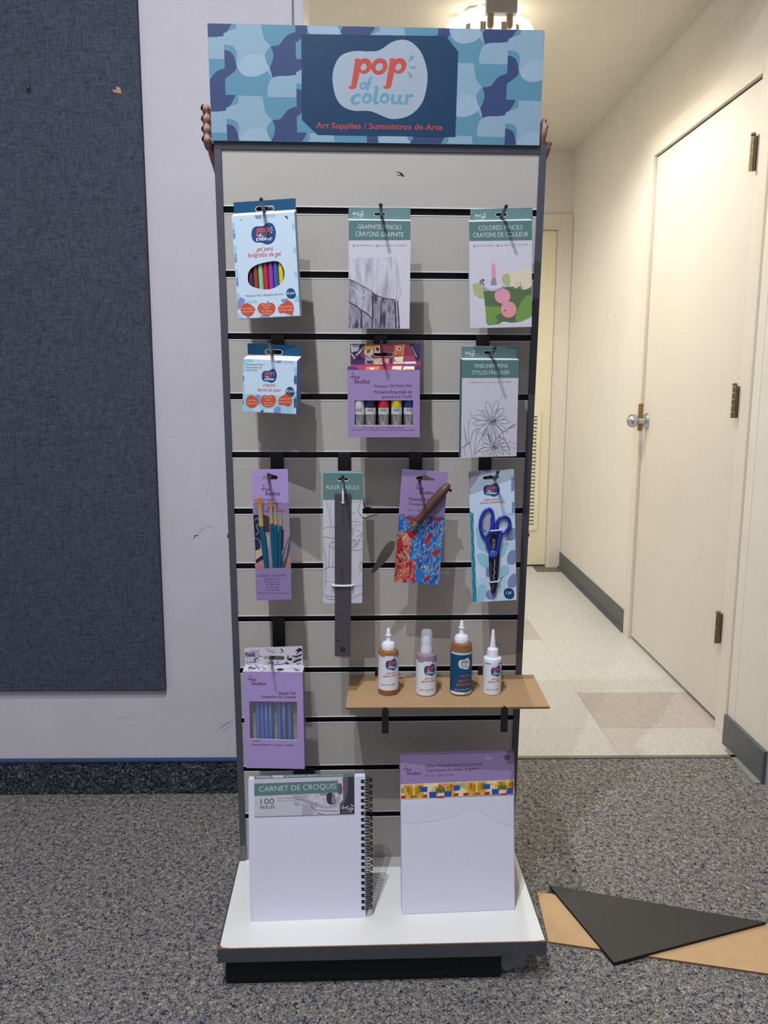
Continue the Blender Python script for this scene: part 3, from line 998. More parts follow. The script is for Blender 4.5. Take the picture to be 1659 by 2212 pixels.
# ================================================================== HALLWAY LAMP
lx, ly = 0.430, 3.17
lamp = thing('ceiling_light', 'lit ceiling light with glowing faceted glass shade, above the blue sign', 'ceiling light', (lx, ly, CEIL))
m = MB(); m.lathe([(0.108, 0.0), (0.108, -0.006), (0.085, -0.012)], 'lamp_metal', 8); m.build('ceiling_pan', lamp)
m = MB()
prof = [(0.104, -0.006), (0.146, -0.034), (0.166, -0.062), (0.170, -0.132)]
N = 8
rings = [[(r * cos(2 * pi * (k + 0.5) / N), r * sin(2 * pi * (k + 0.5) / N), z) for k in range(N)] for r, z in prof]
for i in range(3):
    for k in range(N):
        j = (k + 1) % N
        m.quad(rings[i][k], rings[i][j], rings[i + 1][j], rings[i + 1][k], 'lamp_glass')
shade = m.build('glass_shade', lamp)
ap = cos(pi / N)
for k in range(N):
    a0 = 2 * pi * k / N
    d = Vector((cos(a0), sin(a0), 0)); t = Vector((-d.y, d.x, 0))
    spots = [(-0.036, -0.094, 0.168, 0.057, 0.030, 0.020), (0.036, -0.094, 0.168, 0.057, 0.030, 0.020)]
    if k % 2 == 0:
        spots = spots + [(0.0, -0.020, 0.1255, 1.5, 0.026, 0.030)]
    for tx, z, r, sl, hh, w in spots:
        up = (Vector((0, 0, 1)) - d * sl).normalized()
        c0 = d * (r * ap + 0.0012) + t * tx + Vector((0, 0, z))
        m = MB(); m.quad(c0 - t * w / 2 - up * hh / 2, c0 + t * w / 2 - up * hh / 2, c0 + t * w / 2 + up * hh / 2, c0 - t * w / 2 + up * hh / 2, 'lamp_window')
        m.build('shade_facet', shade)
m = MB(); m.box(-0.030, 0.075, -0.185, -0.150, -0.062, -0.002, 'lamp_metal', 0.003); m.build('lamp_holder', lamp)
for x in (-0.013, 0.052):
    m = MB(); m.lathe([(0.0, -0.108), (0.006, -0.107), (0.0105, -0.100), (0.0115, -0.092), (0.0115, -0.060)], 'lamp_tube', 14, (x, -0.168, 0))
    m.build('lamp_tube', lamp)
pl = bpy.data.lights.new('hall_bulb', 'POINT')
pl.energy = HALL_LAMP_POWER
pl.color = WARM
pl.shadow_soft_size = 0.03
po = bpy.data.objects.new('hall_bulb', pl)
po.location = (lx, ly, CEIL - 0.072)
COL.objects.link(po)

# ================================================================== PIN BOARD
m = MB(); m.box(-2.3, -0.549, Y_BACK - 0.0175, Y_BACK - 0.0008, 0.306, 2.36, 'board_fabric', 0.005)
board = tag(m.build('notice_board'), 'large dark blue-grey fabric pin board on the left wall', 'notice board')
m = MB()
m.lathe([(0.0005, 0.0), (0.0005, 0.006), (0.005, 0.0065), (0.0055, 0.008), (0.003, 0.010), (0.0028, 0.017), (0.0052, 0.020), (0.0045, 0.0225), (0.0, 0.023)], 'pin_clear', 16)
tag(m.build('push_pin', None, (-0.816, Y_BACK - 0.0175, 1.838), (pi / 2 - 0.35, 0, 0.1)), 'clear plastic push pin stuck in the dark pin board', 'push pin')
m = MB(); m.prism([[(-0.011, 0.002), (-0.002, -0.001), (-0.001, 0.008), (0.008, 0.006), (0.011, -0.008), (-0.008, -0.005)]], -0.0016, 0.0, 'paper_scrap')
tag(m.build('paper_scrap', None, (-0.605, Y_BACK - 0.0178, 1.836), (0.1, 0, 0)), 'torn brown paper scrap stuck on the dark pin board', 'scrap')

# ================================================================== DISPLAY STAND
stand = thing('display_stand', 'tall grey slatwall display stand on a low white base', 'display stand', SP(0, 0, 0), (0, 0, SYAW))
LR = (LEAN, 0, 0)
G1, GP, GH = 1.4625, 0.11468, 0.0058
m = MB()
m.box(-0.292, 0.292, 0.010, 0.020, 0.094, 1.566, 'panel_grey')
edges = [1.566]
for k in range(12):
    z = G1 - GP * k
    edges += [z + GH, z - GH]
    m.box(-0.292, 0.292, 0.0085, 0.0100, z - GH - 0.001, z + GH + 0.001, 'groove_black')
    m.box(-0.292, 0.292, 0.0006, 0.009, z + GH - 0.0002, z + GH + 0.0004, 'groove_black')
    m.box(-0.292, 0.292, 0.0006, 0.009, z - GH - 0.0004, z - GH + 0.0002, 'groove_black')
edges.append(0.094)
for i in range(0, len(edges), 2):
    m.box(-0.292, 0.292, 0.0, 0.0105, edges[i + 1], edges[i], 'panel_grey')
for k in range(12):
    z = G1 - GP * k
    for s in (1, -1):
        zz = z + s * (GH + 0.0001)
        m.box(-0.292, 0.292, -0.0007, 0.0004, min(zz, zz + s * 0.0017), max(zz, zz + s * 0.0017), 'groove_lip')
a = Art(m, [(0, 0), (120, 0), (120, 50), (0, 50)], [(-0.016, 0, 1.5496), (0.084, 0, 1.5496), (0.084, 0, 1.508), (-0.016, 0, 1.508)], eps=0.0002)
a.stroke([(52, 21), (58, 22), (64, 26), (69, 31)], [0.6, 1.8, 4.5, 2.5], 'ink', 1, 3)
a.stroke([(53, 26), (58, 28.5), (64, 29)], [1.2, 1.6, 1.0], 'ink', 1, 3)
# splintered laminate at the sixth groove, right of the ruler
zb = G1 - GP * 5 + GH
m.prism([[(-0.031, zb), (-0.0345, zb + 0.024), (-0.032, zb + 0.015), (-0.0285, zb + 0.003), (-0.018, zb + 0.002), (-0.016, zb)]], -0.004, -0.0005, 'ink')
m.prism([[(-0.045, zb - 0.012), (-0.03, zb - 0.016), (-0.02, zb - 0.011), (-0.005, zb - 0.0115), (-0.02, zb - 0.014), (-0.028, zb - 0.019)]], -0.003, -0.0005, 'groove_lip')
m.build('slat_panel', stand, rot=LR)
for s in (-1, 1):
    m = MB()
    x0, x1 = sorted((s * 0.2918, s * 0.3055))
    m.box(x0, x1, -0.003, 0.030, 0.126, 1.582, 'frame_grey', 0.0012)
    p = m.build('frame_post', stand, rot=LR)
    m = MB(); m.box(x0 - 0.001, x1 + 0.001, -0.004, 0.031, 0.093, 0.128, 'foot_grey', 0.001); m.build('post_foot', p)
    m = MB(); m.lathe([(0.006, 0), (0.0055, 0.002), (0.003, 0.0042), (0.0, 0.0046)], 'frame_grey', 12); m.build('bolt', p, (s * 0.3052, 0.008, 0.836), (0, s * pi / 2, 0))
m = MB(); m.box(-0.3055, 0.3055, -0.0035, 0.030, 1.566, 1.5815, 'frame_grey', 0.0012); m.build('top_rail', stand, rot=LR)
# base
m = MB()
m.box(-0.3075, 0.3115, -0.2925, 0.04, 0.0640, 0.0925, 'white_laminate', 0.0008)
base = m.build('base_shelf', stand)
m = MB()
m.box(-0.3105, 0.3145, -0.2955, -0.2925, 0.0635, 0.0915, 'edge_band')
m.box(-0.3105, -0.3075, -0.2925, 0.04, 0.0635, 0.0915, 'edge_band')
m.box(0.3115, 0.3145, -0.2925, 0.04, 0.0635, 0.0915, 'edge_band')
m.box(-0.3103, 0.3143, -0.2955, -0.2938, 0.0915, 0.0926, 'raw_edge')
m.slab([(-0.3085, -0.2935), (-0.290, -0.2935), (-0.302, -0.2915), (-0.3065, -0.285), (-0.3085, -0.280)], 0.0924, 0.0928, 'raw_edge')
m.slab([(0.3125, -0.2935), (0.296, -0.2935), (0.306, -0.2915)], 0.0924, 0.0928, 'raw_edge')
m.slab([(-0.3075, -0.012), (-0.294, -0.012), (-0.296, -0.006), (-0.3075, -0.004)], 0.0924, 0.0928, 'raw_edge')
m.build('edge_band', base)
m = MB(); m.box(-0.300, 0.232, -0.272, -0.252, 0.0, 0.0645, 'kick_black'); m.build('kick_plate', stand)
for s in (-1, 1):
    for b in (-0.20, 0.0):
        m = MB()
        cx = 0.256 * s
        m.box(cx - 0.013, cx + 0.013, b - 0.014, b + 0.014, 0.052, 0.064, 'lamp_metal')
        m.box(cx - 0.014, cx - 0.011, b - 0.012, b + 0.012, 0.018, 0.056, 'lamp_metal')
        m.box(cx + 0.011, cx + 0.014, b - 0.012, b + 0.012, 0.018, 0.056, 'lamp_metal')
        c = m.build('caster', stand)
        m = MB(); m.lathe([(0.008, -0.009), (0.020, -0.009), (0.0225, -0.005), (0.0225, 0.005), (0.020, 0.009), (0.008, 0.009)], 'black_plastic', 20)
        m.build('wheel', c, (cx, b, 0.0226), (0, pi / 2, 0))
# crumpled clear wrap round the right front caster
random.seed(5)
m = MB()
pts = [[(0.244 + 0.026 * cos(an) * (1 + 0.5 * random.random()) + 0.004 * i, -0.235 + 0.022 * sin(an) * (0.7 + 0.6 * random.random()), 0.062 - 0.020 * i + random.uniform(-0.004, 0.004)) for an in [2 * pi * k / 9 for k in range(9)]] for i in range(4)]
for i in range(3):
    for k in range(9):
        j = (k + 1) % 9
        m.quad(pts[i][k], pts[i][j], pts[i + 1][j], pts[i + 1][k], 'plastic_bag')
m.quad((0.196, -0.266, 0.054), (0.232, -0.268, 0.054), (0.236, -0.262, 0.034), (0.222, -0.270, 0.042), 'plastic_bag')
m.build('plastic_wrap', stand)

# ================================================================== HEADER SIGN
sign = thing('header_sign', 'wide blue camouflage header sign with a white blob logo', 'sign', SP(-0.009, panel_b(1.583) - 0.0095, 1.5752), (LEAN, 0, SYAW))
m = MB()
SWL, SWR, SH = -0.2985, 0.2985, 0.1912
m.box(SWL, SWR, 0.0, 0.005, 0.0, SH, 's_aqua')
# layout units: 1/4.1475 of a unit step; corners of the board in layout coordinates
QS = [(97, 68), (3063, 149), (3068, 1152), (105, 1086)]
c3 = [(SWL, 0, SH), (SWR, 0, SH), (SWR, 0, 0), (SWL, 0, 0)]
a2 = Art(m, [(0, 0), (2966, 0), (2966, 1003), (0, 1003)], c3, eps=0.00004)
a2.rect(2, 2, 2964, 1001, 's_aqua', 1)
def col_shapes(cx, dy):
    out = []
    for k in (-2, -1, 0, 1, 2):
        o = dy + 635 * k
        T = lambda pts: [(x - 235 + cx, y + o) for x, y in pts]
        cr = lambda pts: clip_rect(pts, cx, cx + 627, -10000, 10000)
        out.append((cr(T(smooth([(880, 140), (800, 150), (760, 185), (715, 240), (640, 258), (665, 330), (650, 390), (630, 440), (650, 515), (720, 503), (880, 490), (900, 300)], 3))), 's_navy', 2))
        out.append((cr(T([(235, 290)] + smooth([(235, 290), (290, 305), (320, 345), (335, 410), (330, 460), (235, 535)], 3, False))), 's_navy', 2))
        out.append((T([(235, 672), (320, 672), (305, 710), (285, 745), (260, 775), (235, 795)]), 's_navy', 2))
        out.append((cr(T([(235, 245), (235, 150)] + smooth([(235, 150), (300, 125), (340, 108), (348, 80), (345, 43)], 3, False) + smooth([(560, 45), (580, 170), (605, 212), (640, 255), (605, 300), (595, 345), (625, 420), (650, 520), (605, 462), (560, 492), (500, 512), (440, 515), (380, 490), (348, 440), (338, 400), (345, 330), (335, 285), (300, 255), (235, 245)], 3, False))), 's_pale', 3))
        out.append((T(smooth([(640, 258), (665, 330), (630, 425), (592, 345), (602, 300)], 4)), 's_aqua', 4))
        out.append((T(smooth([(350, 430), (400, 355), (500, 318), (590, 350), (620, 420), (590, 475), (500, 510), (400, 500)], 3)), 's_pale2', 4))
        out.append((cr(T([(862, 490), (862, 685), (610, 685)] + smooth([(610, 685), (606, 640), (612, 590), (632, 540), (670, 512), (720, 503), (800, 500), (862, 490)], 3, False))), 's_pale', 3))
    return out
for ci in range(-1, 6):
    cx = 138 + 627 * (ci - 0)
    dy = -70 + (0 if ci % 2 == 0 else 318)
    for pts, mm, k in col_shapes(cx, dy):
        pts = clip_rect(pts, 2, 2964, 2, 1001)
        if len(pts) >= 3:
            a2.shape(pts, mm, k)
# centre plate: layout of its own
QP = [(-865, -58), (2440, 24), (2444, 1142), (-848, 1069)]
a = Art(m, QP, c3)
a.shape([(45, 47), (1465, 75), (1590, 225), (1588, 1053), (205, 1022), (48, 870)], 's_deep', 6)
a.logo(350, 105, 1290, 870, 's_blob', 's_orange', 's_teal', 8)
a.text('Art Supplies / Suministros de Arte', 187, 974, 1455, 1002, 78, 's_orange', 8, bold=0.012)
m.build('board', sign)

# ================================================================== HOOKS
def hook(u, zg, ub, zb, ut, zt, reach, label, plate_h=0.042, plate_w=0.026, group='black display hooks'):
    """plate hanging in a groove (panel height zg), arm out to (ub, zb) and upturned tip (ut, zt)"""
    bz = panel_b(zg)
    t = thing('display_hook', label, 'hook', SP(u, bz, zg), (0, 0, SYAW), group)
    p = MB(); p.box(-plate_w / 2, plate_w / 2, -0.0042, -0.0008, -plate_h, 0.0045, 'black_metal', 0.0006)
    p.build('plate', t, rot=LR)
    m = MB()
    z0 = -plate_h + 0.012
    x1, z1 = ub - u, zb - zg
    x2, z2 = ut - u, zt - zg
    yr = -reach
    m.tube([(0, -0.003, z0), (x1 * 0.5, yr * 0.5, (z0 + z1) / 2), (x1, yr, z1), (x1 * 0.4 + x2 * 0.6, yr - 0.026, z1 * 0.6 + z2 * 0.4), (x2, yr - 0.045, z2)], 0.0029, 'black_metal', 10)
    m.sphere((x2, yr - 0.045, z2), 0.0033, 'black_metal', 12)
    m.build('prong', t)
    return t
RE = 0.090
hook(-0.1985, 1.459, -0.2093, 1.4435, -0.2084, 1.4512, RE, 'black hook in the top groove holding the gel pen box')
hook(-0.0010, 1.459, -0.0025, 1.4366, -0.0057, 1.4446, RE, 'black hook in the top groove holding the graphite pencils')
hook(0.2040, 1.459, 0.2109, 1.4378, 0.2099, 1.4448, RE, 'black hook in the top groove holding the coloured pencils')
hook(-0.1977, 1.230, -0.2015, 1.1990, -0.2010, 1.2160, RE, 'black hook holding the small crayon box')
hook(-0.0004, 1.230, -0.0011, 1.1990, -0.0028, 1.2155, RE, 'black hook holding the purple oil paint box')
hook(0.1979, 1.230, 0.2007, 1.1950, 0.1995, 1.2070, RE, 'black hook holding the fineliner pens')
hook(-0.2039, 1.0015, -0.2124, 0.9640, -0.2077, 0.9780, RE, 'black hook holding the paintbrush pack', 0.056)
hook(-0.0707, 1.0015, -0.0735, 0.9615, -0.0730, 0.9745, RE, 'black hook holding the ruler card', 0.056)
hook(0.0713, 1.0015, 0.0726, 0.9580, 0.0688, 0.9675, RE, 'black hook holding the palette knife card', 0.056)
hook(0.2106, 1.0015, 0.2162, 0.9640, 0.2131, 0.9830, RE, 'black hook holding the scissors card', 0.056)
hook(-0.2087, 0.6580, -0.2170, 0.6005, -0.2123, 0.6225, RE, 'black hook holding the purple sketch set box', 0.075)
hook(-0.1612, 0.3130, -0.1612, 0.3000, -0.1612, 0.3040, 0.095, 'black wide hook plate low on the panel, behind the sketchbook', 0.040, 0.046)

# ================================================================== PACKAGES
def item(name, label, cat, ctr, roll, turn=0.0, t=0.0):
    """turn: degrees about the vertical, the front's centre kept in place"""
    u, b, z = ctr
    return thing(name, label, cat, SP(u - t * sin(radians(turn)), b, z), (0, -radians(roll), SYAW + radians(turn)))

def carton(parent, name, w, h, t, rise, m_side, art, hole=None, m_top=None, m_front='p_sky', inner='dark_gap', front_pts=None):
    """box hanging with its front at y = -t; the top slopes up to the tab by `rise`"""
    mb = MB()
    W, Hh = w / 2, h / 2
    out = [(-W, -Hh), (W, -Hh), (W, Hh), (-W, Hh)]
    loops = [[(x, -t, z) for x, z in out]]
    if hole:
        loops.append([(x, -t, z) for x, z in hole])
    mb.poly(loops, m_front)
    mb.quad((-W, -t, -Hh), (-W, 0, -Hh), (-W, 0, Hh + rise), (-W, -t, Hh), m_side)
    mb.quad((W, -t, -Hh), (W, 0, -Hh), (W, 0, Hh + rise), (W, -t, Hh), m_side)
    mb.quad((-W, -t, Hh), (W, -t, Hh), (W, 0, Hh + rise), (-W, 0, Hh + rise), m_top or m_side)
    mb.quad((-W, -t, -Hh), (W, -t, -Hh), (W, 0, -Hh), (-W, 0, -Hh), m_side)
    mb.quad((-W, 0, -Hh), (W, 0, -Hh), (W, 0, Hh + rise), (-W, 0, Hh + rise), inner)
    if art:
        art(mb)
    return mb.build(name, parent)

def slot(cx, cz, w, h, bump=0.0, n=5):
    pts = []
    r = h / 2
    for k in range(n + 1):
        an = -pi / 2 + pi * k / n
        pts.append((cx + w / 2 - r + r * cos(an), cz + r * sin(an)))
    if bump:
        for k in range(7):
            an = pi * k / 6
            pts.append((cx + 0.0045 * cos(an), cz + r + bump * sin(an)))
    for k in range(n + 1):
        an = pi / 2 + pi * k / n
        pts.append((cx - w / 2 + r + r * cos(an), cz + r * sin(an)))
    return pts

def tab(parent, corners, hole, m_front, art=None, back=None):
    mb = MB()
    mb.prism([corners, hole], 0.0, 0.0007, m_front, back=back or m_front)
    # pale cut edge round the hole
    cx = sum(p[0] for p in hole) / len(hole); cz = sum(p[1] for p in hole) / len(hole)
    ring = [(cx + (x - cx) * 1.06, cz + (z - cz) * 1.16) for x, z in hole]
    mb.poly([[(x, -0.0001, z) for x, z in ring], [(x, -0.0001, z) for x, z in hole]], 'p_white')
    if art:
        art(mb)
    return mb.build('hang_tab', parent)

def face(w, h, t):
    return [(-w / 2, -t, h / 2), (w / 2, -t, h / 2), (w / 2, -t, -h / 2), (-w / 2, -t, -h / 2)]
BLOB1 = [(405, 1850), (420, 1790), (490, 1750), (560, 1775), (632, 1840), (610, 1910), (560, 1950), (480, 1945), (425, 1910)]
BLOB2 = [(667, 1840), (690, 1780), (740, 1758), (820, 1765), (890, 1758), (935, 1800), (945, 1860), (910, 1920), (850, 1950), (770, 1945), (700, 1905)]
BLOB3 = [(982, 1850), (1010, 1800), (1070, 1765), (1130, 1733), (1190, 1755), (1225, 1820), (1228, 1890), (1190, 1940), (1130, 1935), (1080, 1915), (1010, 1915)]
def claims(a, fx, fy, k=3, s=1.0):
    T = lambda P: [(fx(x), fy(y)) for x, y in P]
    for P in (BLOB1, BLOB2, BLOB3):
        a.shape(T(P), 'p_blob_orange', k, sm=3)
    hh = 26 * s
    for s_, x0, x1, y in (('Vivid Colour', 430, 600, 1845), ('Colores Vivos', 425, 620, 1892), ('Non-Toxic', 730, 880, 1802), ('& Safe', 765, 850, 1842), ('No Tóxicos', 730, 890, 1890), ('& Seguros', 735, 885, 1930), ('Smooth Strokes', 1005, 1210, 1832), ('Escritura Suave', 1000, 1222, 1882)):
        a.text(s_, fx(x0), fy(y), fx(x1), fy(y), hh, 'p_sand', k + 1)

# ---- gel pens
it = item('gel_pen_box', 'white and blue gel pen box with an oval window of coloured pens', 'pen set', (-0.2059, -0.1766, 1.3461), 2.5, -9, 0.018)
w, h, t = 0.1122, 0.1748, 0.018
QG = [(256, 455), (1228, 440), (1322, 1960), (370, 1985)]
win = [(515, 1380), (520, 1310), (560, 1240), (650, 1185), (760, 1158), (900, 1140), (985, 1150), (1040, 1200), (1078, 1290), (1082, 1370), (1050, 1450), (980, 1510), (880, 1550), (780, 1555), (650, 1530), (560, 1490), (520, 1430)]
tmp = MB(); ta = Art(tmp, QG, face(w, h, t))
hole = [(p.x, p.z) for p in [ta.at(x, y, 0) for x, y in smooth(win, 3)]]
def art(mb):
    a = Art(mb, QG, face(w, h, t))
    R = lambda *p: a.rect(*p, clip=True)
    for pts, mm in (([(256, 540), (298, 540), (310, 640), (262, 640)], 'p_aqua2'), ([(275, 650), (312, 645), (300, 690), (320, 720), (318, 790), (280, 790)], 'p_lav_blue'), ([(290, 890), (330, 890), (340, 1000), (298, 1000)], 'p_aqua2'), ([(305, 1010), (340, 1005), (332, 1060), (347, 1080), (345, 1145), (308, 1145)], 'p_lav_blue'), ([(318, 1245), (358, 1245), (365, 1350), (325, 1350)], 'p_aqua2'), ([(330, 1365), (368, 1360), (360, 1410), (374, 1440), (372, 1495), (335, 1500)], 'p_lav_blue'),
                    ([(340, 1600), (380, 1590), (420, 1680), (345, 1720)], 'p_aqua2'), ([(410, 1665), (470, 1690), (475, 1740), (420, 1780), (395, 1840), (350, 1850), (350, 1720)], 'p_lav_blue'), ([(480, 1720), (660, 1710), (668, 1760), (520, 1755)], 'p_aqua2'), ([(1030, 1710), (1140, 1700), (1150, 1740), (1080, 1760), (1035, 1745)], 'p_lav_blue'), ([(815, 1725), (850, 1745), (850, 1760), (815, 1760)], 'p_lav_blue'),
                    ([(710, 1945), (860, 1945), (850, 1978), (705, 1980)], 'p_lav_blue'), ([(495, 1950), (545, 1950), (550, 1982), (505, 1983)], 'p_lav_blue'), ([(1170, 1935), (1215, 1925), (1218, 1965), (1175, 1968)], 'p_lav_blue'), ([(370, 1900), (440, 1950), (430, 1984), (370, 1985)], 'p_aqua2'), ([(1230, 1660), (1302, 1650), (1310, 1760), (1240, 1760)], 'p_aqua2'),
                    ([(612, 460), (725, 458), (722, 512), (640, 512)], 'p_lav_blue'), ([(735, 458), (930, 455), (930, 500), (750, 502)], 'p_aqua2'), ([(1190, 600), (1236, 598), (1240, 690), (1195, 690)], 'p_aqua2'), ([(1210, 950), (1258, 945), (1262, 1040), (1220, 1045)], 'p_aqua2'), ([(1230, 1310), (1280, 1305), (1286, 1390), (1240, 1395)], 'p_aqua2')):
        a.shape(pts, mm, 1, clip=True)
    a.stroke([(1078, 488), (1105, 500), (1125, 532)], [8, 26, 18], 'p_dark', 2)
    a.shape([(388, 502), (425, 518), (390, 516)], 'p_dark', 2)
    a.logo(567, 575, 945, 892, 'p_logo_blue', 'p_orange', 'p_white', 2)
    a.text('gel pens', 648, 1005, 905, 1002, 85, 'p_red', 3, shear=0.25, bold=0.007)
    a.text('bolígrafos de gel', 512, 1092, 1030, 1086, 88, 'p_red', 3, shear=0.25, bold=0.007)
    a.text('Multicolor Pens / Bolígrafos de Color', 484, 1672, 1075, 1655, 40, 'p_dark', 3)
    a.shape([(1110, 1630), (1125, 1570), (1180, 1548), (1235, 1580), (1256, 1660), (1225, 1700), (1180, 1705), (1130, 1680)], 'p_deep', 3, sm=4)
    a.text('8 pcs', 1125, 1655, 1240, 1648, 56, 'p_white', 4, shear=0.2, bold=0.007)
    claims(a, lambda x: x, lambda y: y)
box = carton(it, 'box', w, h, t, 0.0078, 'p_sky', art, hole, 'p_white', 'p_sky')
for k, c in enumerate(('pen_plum', 'pen_brown', 'pen_mint', 'pen_red', 'pen_violet', 'pen_blue', 'pen_yellow', 'pen_grey')):
    m = MB(); x = -0.0305 + 0.0092 * k
    m.lathe([(0.0, -0.075), (0.0044, -0.070), (0.0044, 0.07), (0.003, 0.075)], c, 12, (x, -0.010, 0.0)); m.build('pen', it)
tab(it, [(-0.0562, 0.0937), (0.0548, 0.0937), (0.0557, 0.1140), (-0.0565, 0.1140)], slot(-0.0005, 0.1002, 0.0320, 0.0074), 'p_deep')

# ---- three pencil boxes with green heads
def script_mark(a, x0, y0, x1, y1, m='p_white', k=3):
    """'Artify'-like looping script with pencil stroke and a tiny line below"""
    w_, h_ = x1 - x0, y1 - y0
    T = lambda P: [(x0 + p[0] * w_, y0 + p[1] * h_) for p in P]
    lw = 0.028 * w_
    a.stroke(T([(0.02, 0.50), (0.12, 0.35), (0.24, 0.12), (0.20, 0.45), (0.17, 0.66)]), lw, m, k, 4)
    a.stroke(T([(0.04, 0.48), (0.34, 0.36)]), lw, m, k)
    a.stroke(T([(0.30, 0.62), (0.32, 0.42), (0.38, 0.36), (0.42, 0.42)]), lw, m, k, 4)
    a.stroke(T([(0.54, 0.10), (0.46, 0.45), (0.46, 0.62), (0.54, 0.58)]), lw, m, k, 4)
    a.stroke(T([(0.38, 0.34), (0.62, 0.28)]), lw, m, k)
    a.stroke(T([(0.60, 0.40), (0.58, 0.60), (0.66, 0.55)]), lw, m, k, 4)
    a.stroke(T([(0.80, 0.30), (0.72, 0.50), (0.64, 0.85), (0.60, 0.98), (0.64, 0.80), (0.76, 0.60)]), lw, m, k, 4)
    a.stroke(T([(0.78, 0.42), (0.80, 0.60), (0.92, 0.40), (0.86, 0.72), (0.78, 0.98), (0.80, 0.80), (1.0, 0.50)]), lw, m, k, 4)
    a.stroke(T([(0.80, 0.02), (0.99, 0.24)]), lw * 2.2, m, k)
    a.text('studio', x0 + 0.10 * w_, y0 + 0.95 * h_, x0 + 0.50 * w_, y0 + 0.95 * h_, 0.10 * h_, m, k)

# graphite
it = item('graphite_pencil_box', 'graphite pencil box with a green head and drawing of draped cloth', 'pencil set', (-0.0062, -0.1763, 1.3338), -0.2)
w, h, t = 0.1094, 0.1860, 0.012
QF = [(230, 385), (1205, 405), (1172, 2068), (245, 2062)]
def art(mb):
    a = Art(mb, QF, face(w, h, t))
    a.rect(225, 400, 1200, 700, 'p_green_d', 1, clip=True)
    a.shape([(228, 385), (1206, 405), (1206, 412), (228, 392)], 'p_white', 2)
    a.text('GRAPHITE PENCILS', 378, 525, 1056, 536, 66, 'p_white', 3, bold=-0.014)
    a.text('CRAYONS GRAPHITE', 342, 636, 1088, 652, 72, 'p_white', 3, bold=-0.014)
    a.text('12 PREMIUM PENCILS  |  12 CRAYONS HAUT DE GAMME', 298, 798, 1132, 804, 34, 'p_g3', 3)
    a.text('12', 298, 796, 326, 797, 32, 'p_black', 4, bold=0.012); a.text('12', 664, 800, 690, 801, 32, 'p_black', 4, bold=0.012)
    S = lambda pts, mm, k=2, sm=3: a.shape(pts, mm, k, sm=sm, clip=True)
    # upper cloth, second tier, under-skirt
    S([(600, 1480), (640, 1530), (780, 1590), (940, 1615), (1005, 1625), (1015, 1800), (1028, 2066), (240, 2066), (240, 1640)], 'drape_dark', 1, 0)
    S([(240, 1300), (330, 1330), (430, 1385), (520, 1455), (590, 1480), (610, 1600), (600, 1920), (520, 1830), (430, 1770), (330, 1700), (240, 1645)], 'drape_mid', 2)
    S([(245, 990), (330, 960), (480, 965), (700, 970), (960, 955), (1000, 1080), (1030, 1300), (1052, 1480), (1040, 1560), (1000, 1620), (900, 1600), (780, 1580), (640, 1520), (520, 1450), (420, 1370), (300, 1310), (240, 1260)], 'drape_light', 3)
    for P, ww, mm in (([(245, 1650), (330, 1700), (440, 1780), (520, 1830), (600, 1920)], 16, 'p_g5'), ([(240, 1300), (330, 1335), (450, 1400), (590, 1480), (640, 1530), (780, 1588), (960, 1612)], 10, 'p_g5'),
                      ([(480, 980), (500, 1180), (490, 1370)], 12, 'p_g2'), ([(370, 990), (360, 1150), (350, 1330)], 14, 'p_g2'), ([(610, 1000), (620, 1250), (600, 1480)], 10, 'p_g2'), ([(810, 1200), (800, 1580)], 6, 'p_g3'), ([(960, 990), (1020, 1300), (1030, 1560)], 14, 'p_g2'), ([(980, 1100), (990, 1400), (970, 1600)], 8, 'p_g3'), ([(300, 1420), (440, 1560), (520, 1480)], 12, 'p_g1'),
                      ([(950, 1640), (960, 1850), (965, 2060)], 16, 'p_black'), ([(990, 1640), (1005, 1850), (1015, 2060)], 10, 'p_black'), ([(972, 1640), (982, 1850), (990, 2060)], 6, 'p_g1'), ([(435, 1800), (440, 1900), (432, 2060)], 20, 'p_g5'), ([(600, 1560), (612, 1750), (600, 2060)], 20, 'p_g5'), ([(745, 1610), (738, 1800), (728, 2060)], 16, 'p_g5')):
        a.stroke(P, ww, mm, 4, 3, clip=True)
carton(it, 'box', w, h, t, 0.0036, 'p_g1', art, m_top='p_white', m_front='p_paper')
def art(mb):
    a = Art(mb, [(235, 195), (1198, 200), (1190, 395), (235, 385)], [(-0.0548, 0, 0.1160), (0.0549, 0, 0.1168), (0.0543, 0, 0.0956), (-0.0548, 0, 0.0956)])
    script_mark(a, 285, 252, 470, 362)
tab(it, [(-0.0548, 0.0945), (0.0543, 0.0945), (0.0549, 0.1168), (-0.0548, 0.1160)], slot(0.0003, 0.1053, 0.0200, 0.0050), 'p_green', art)

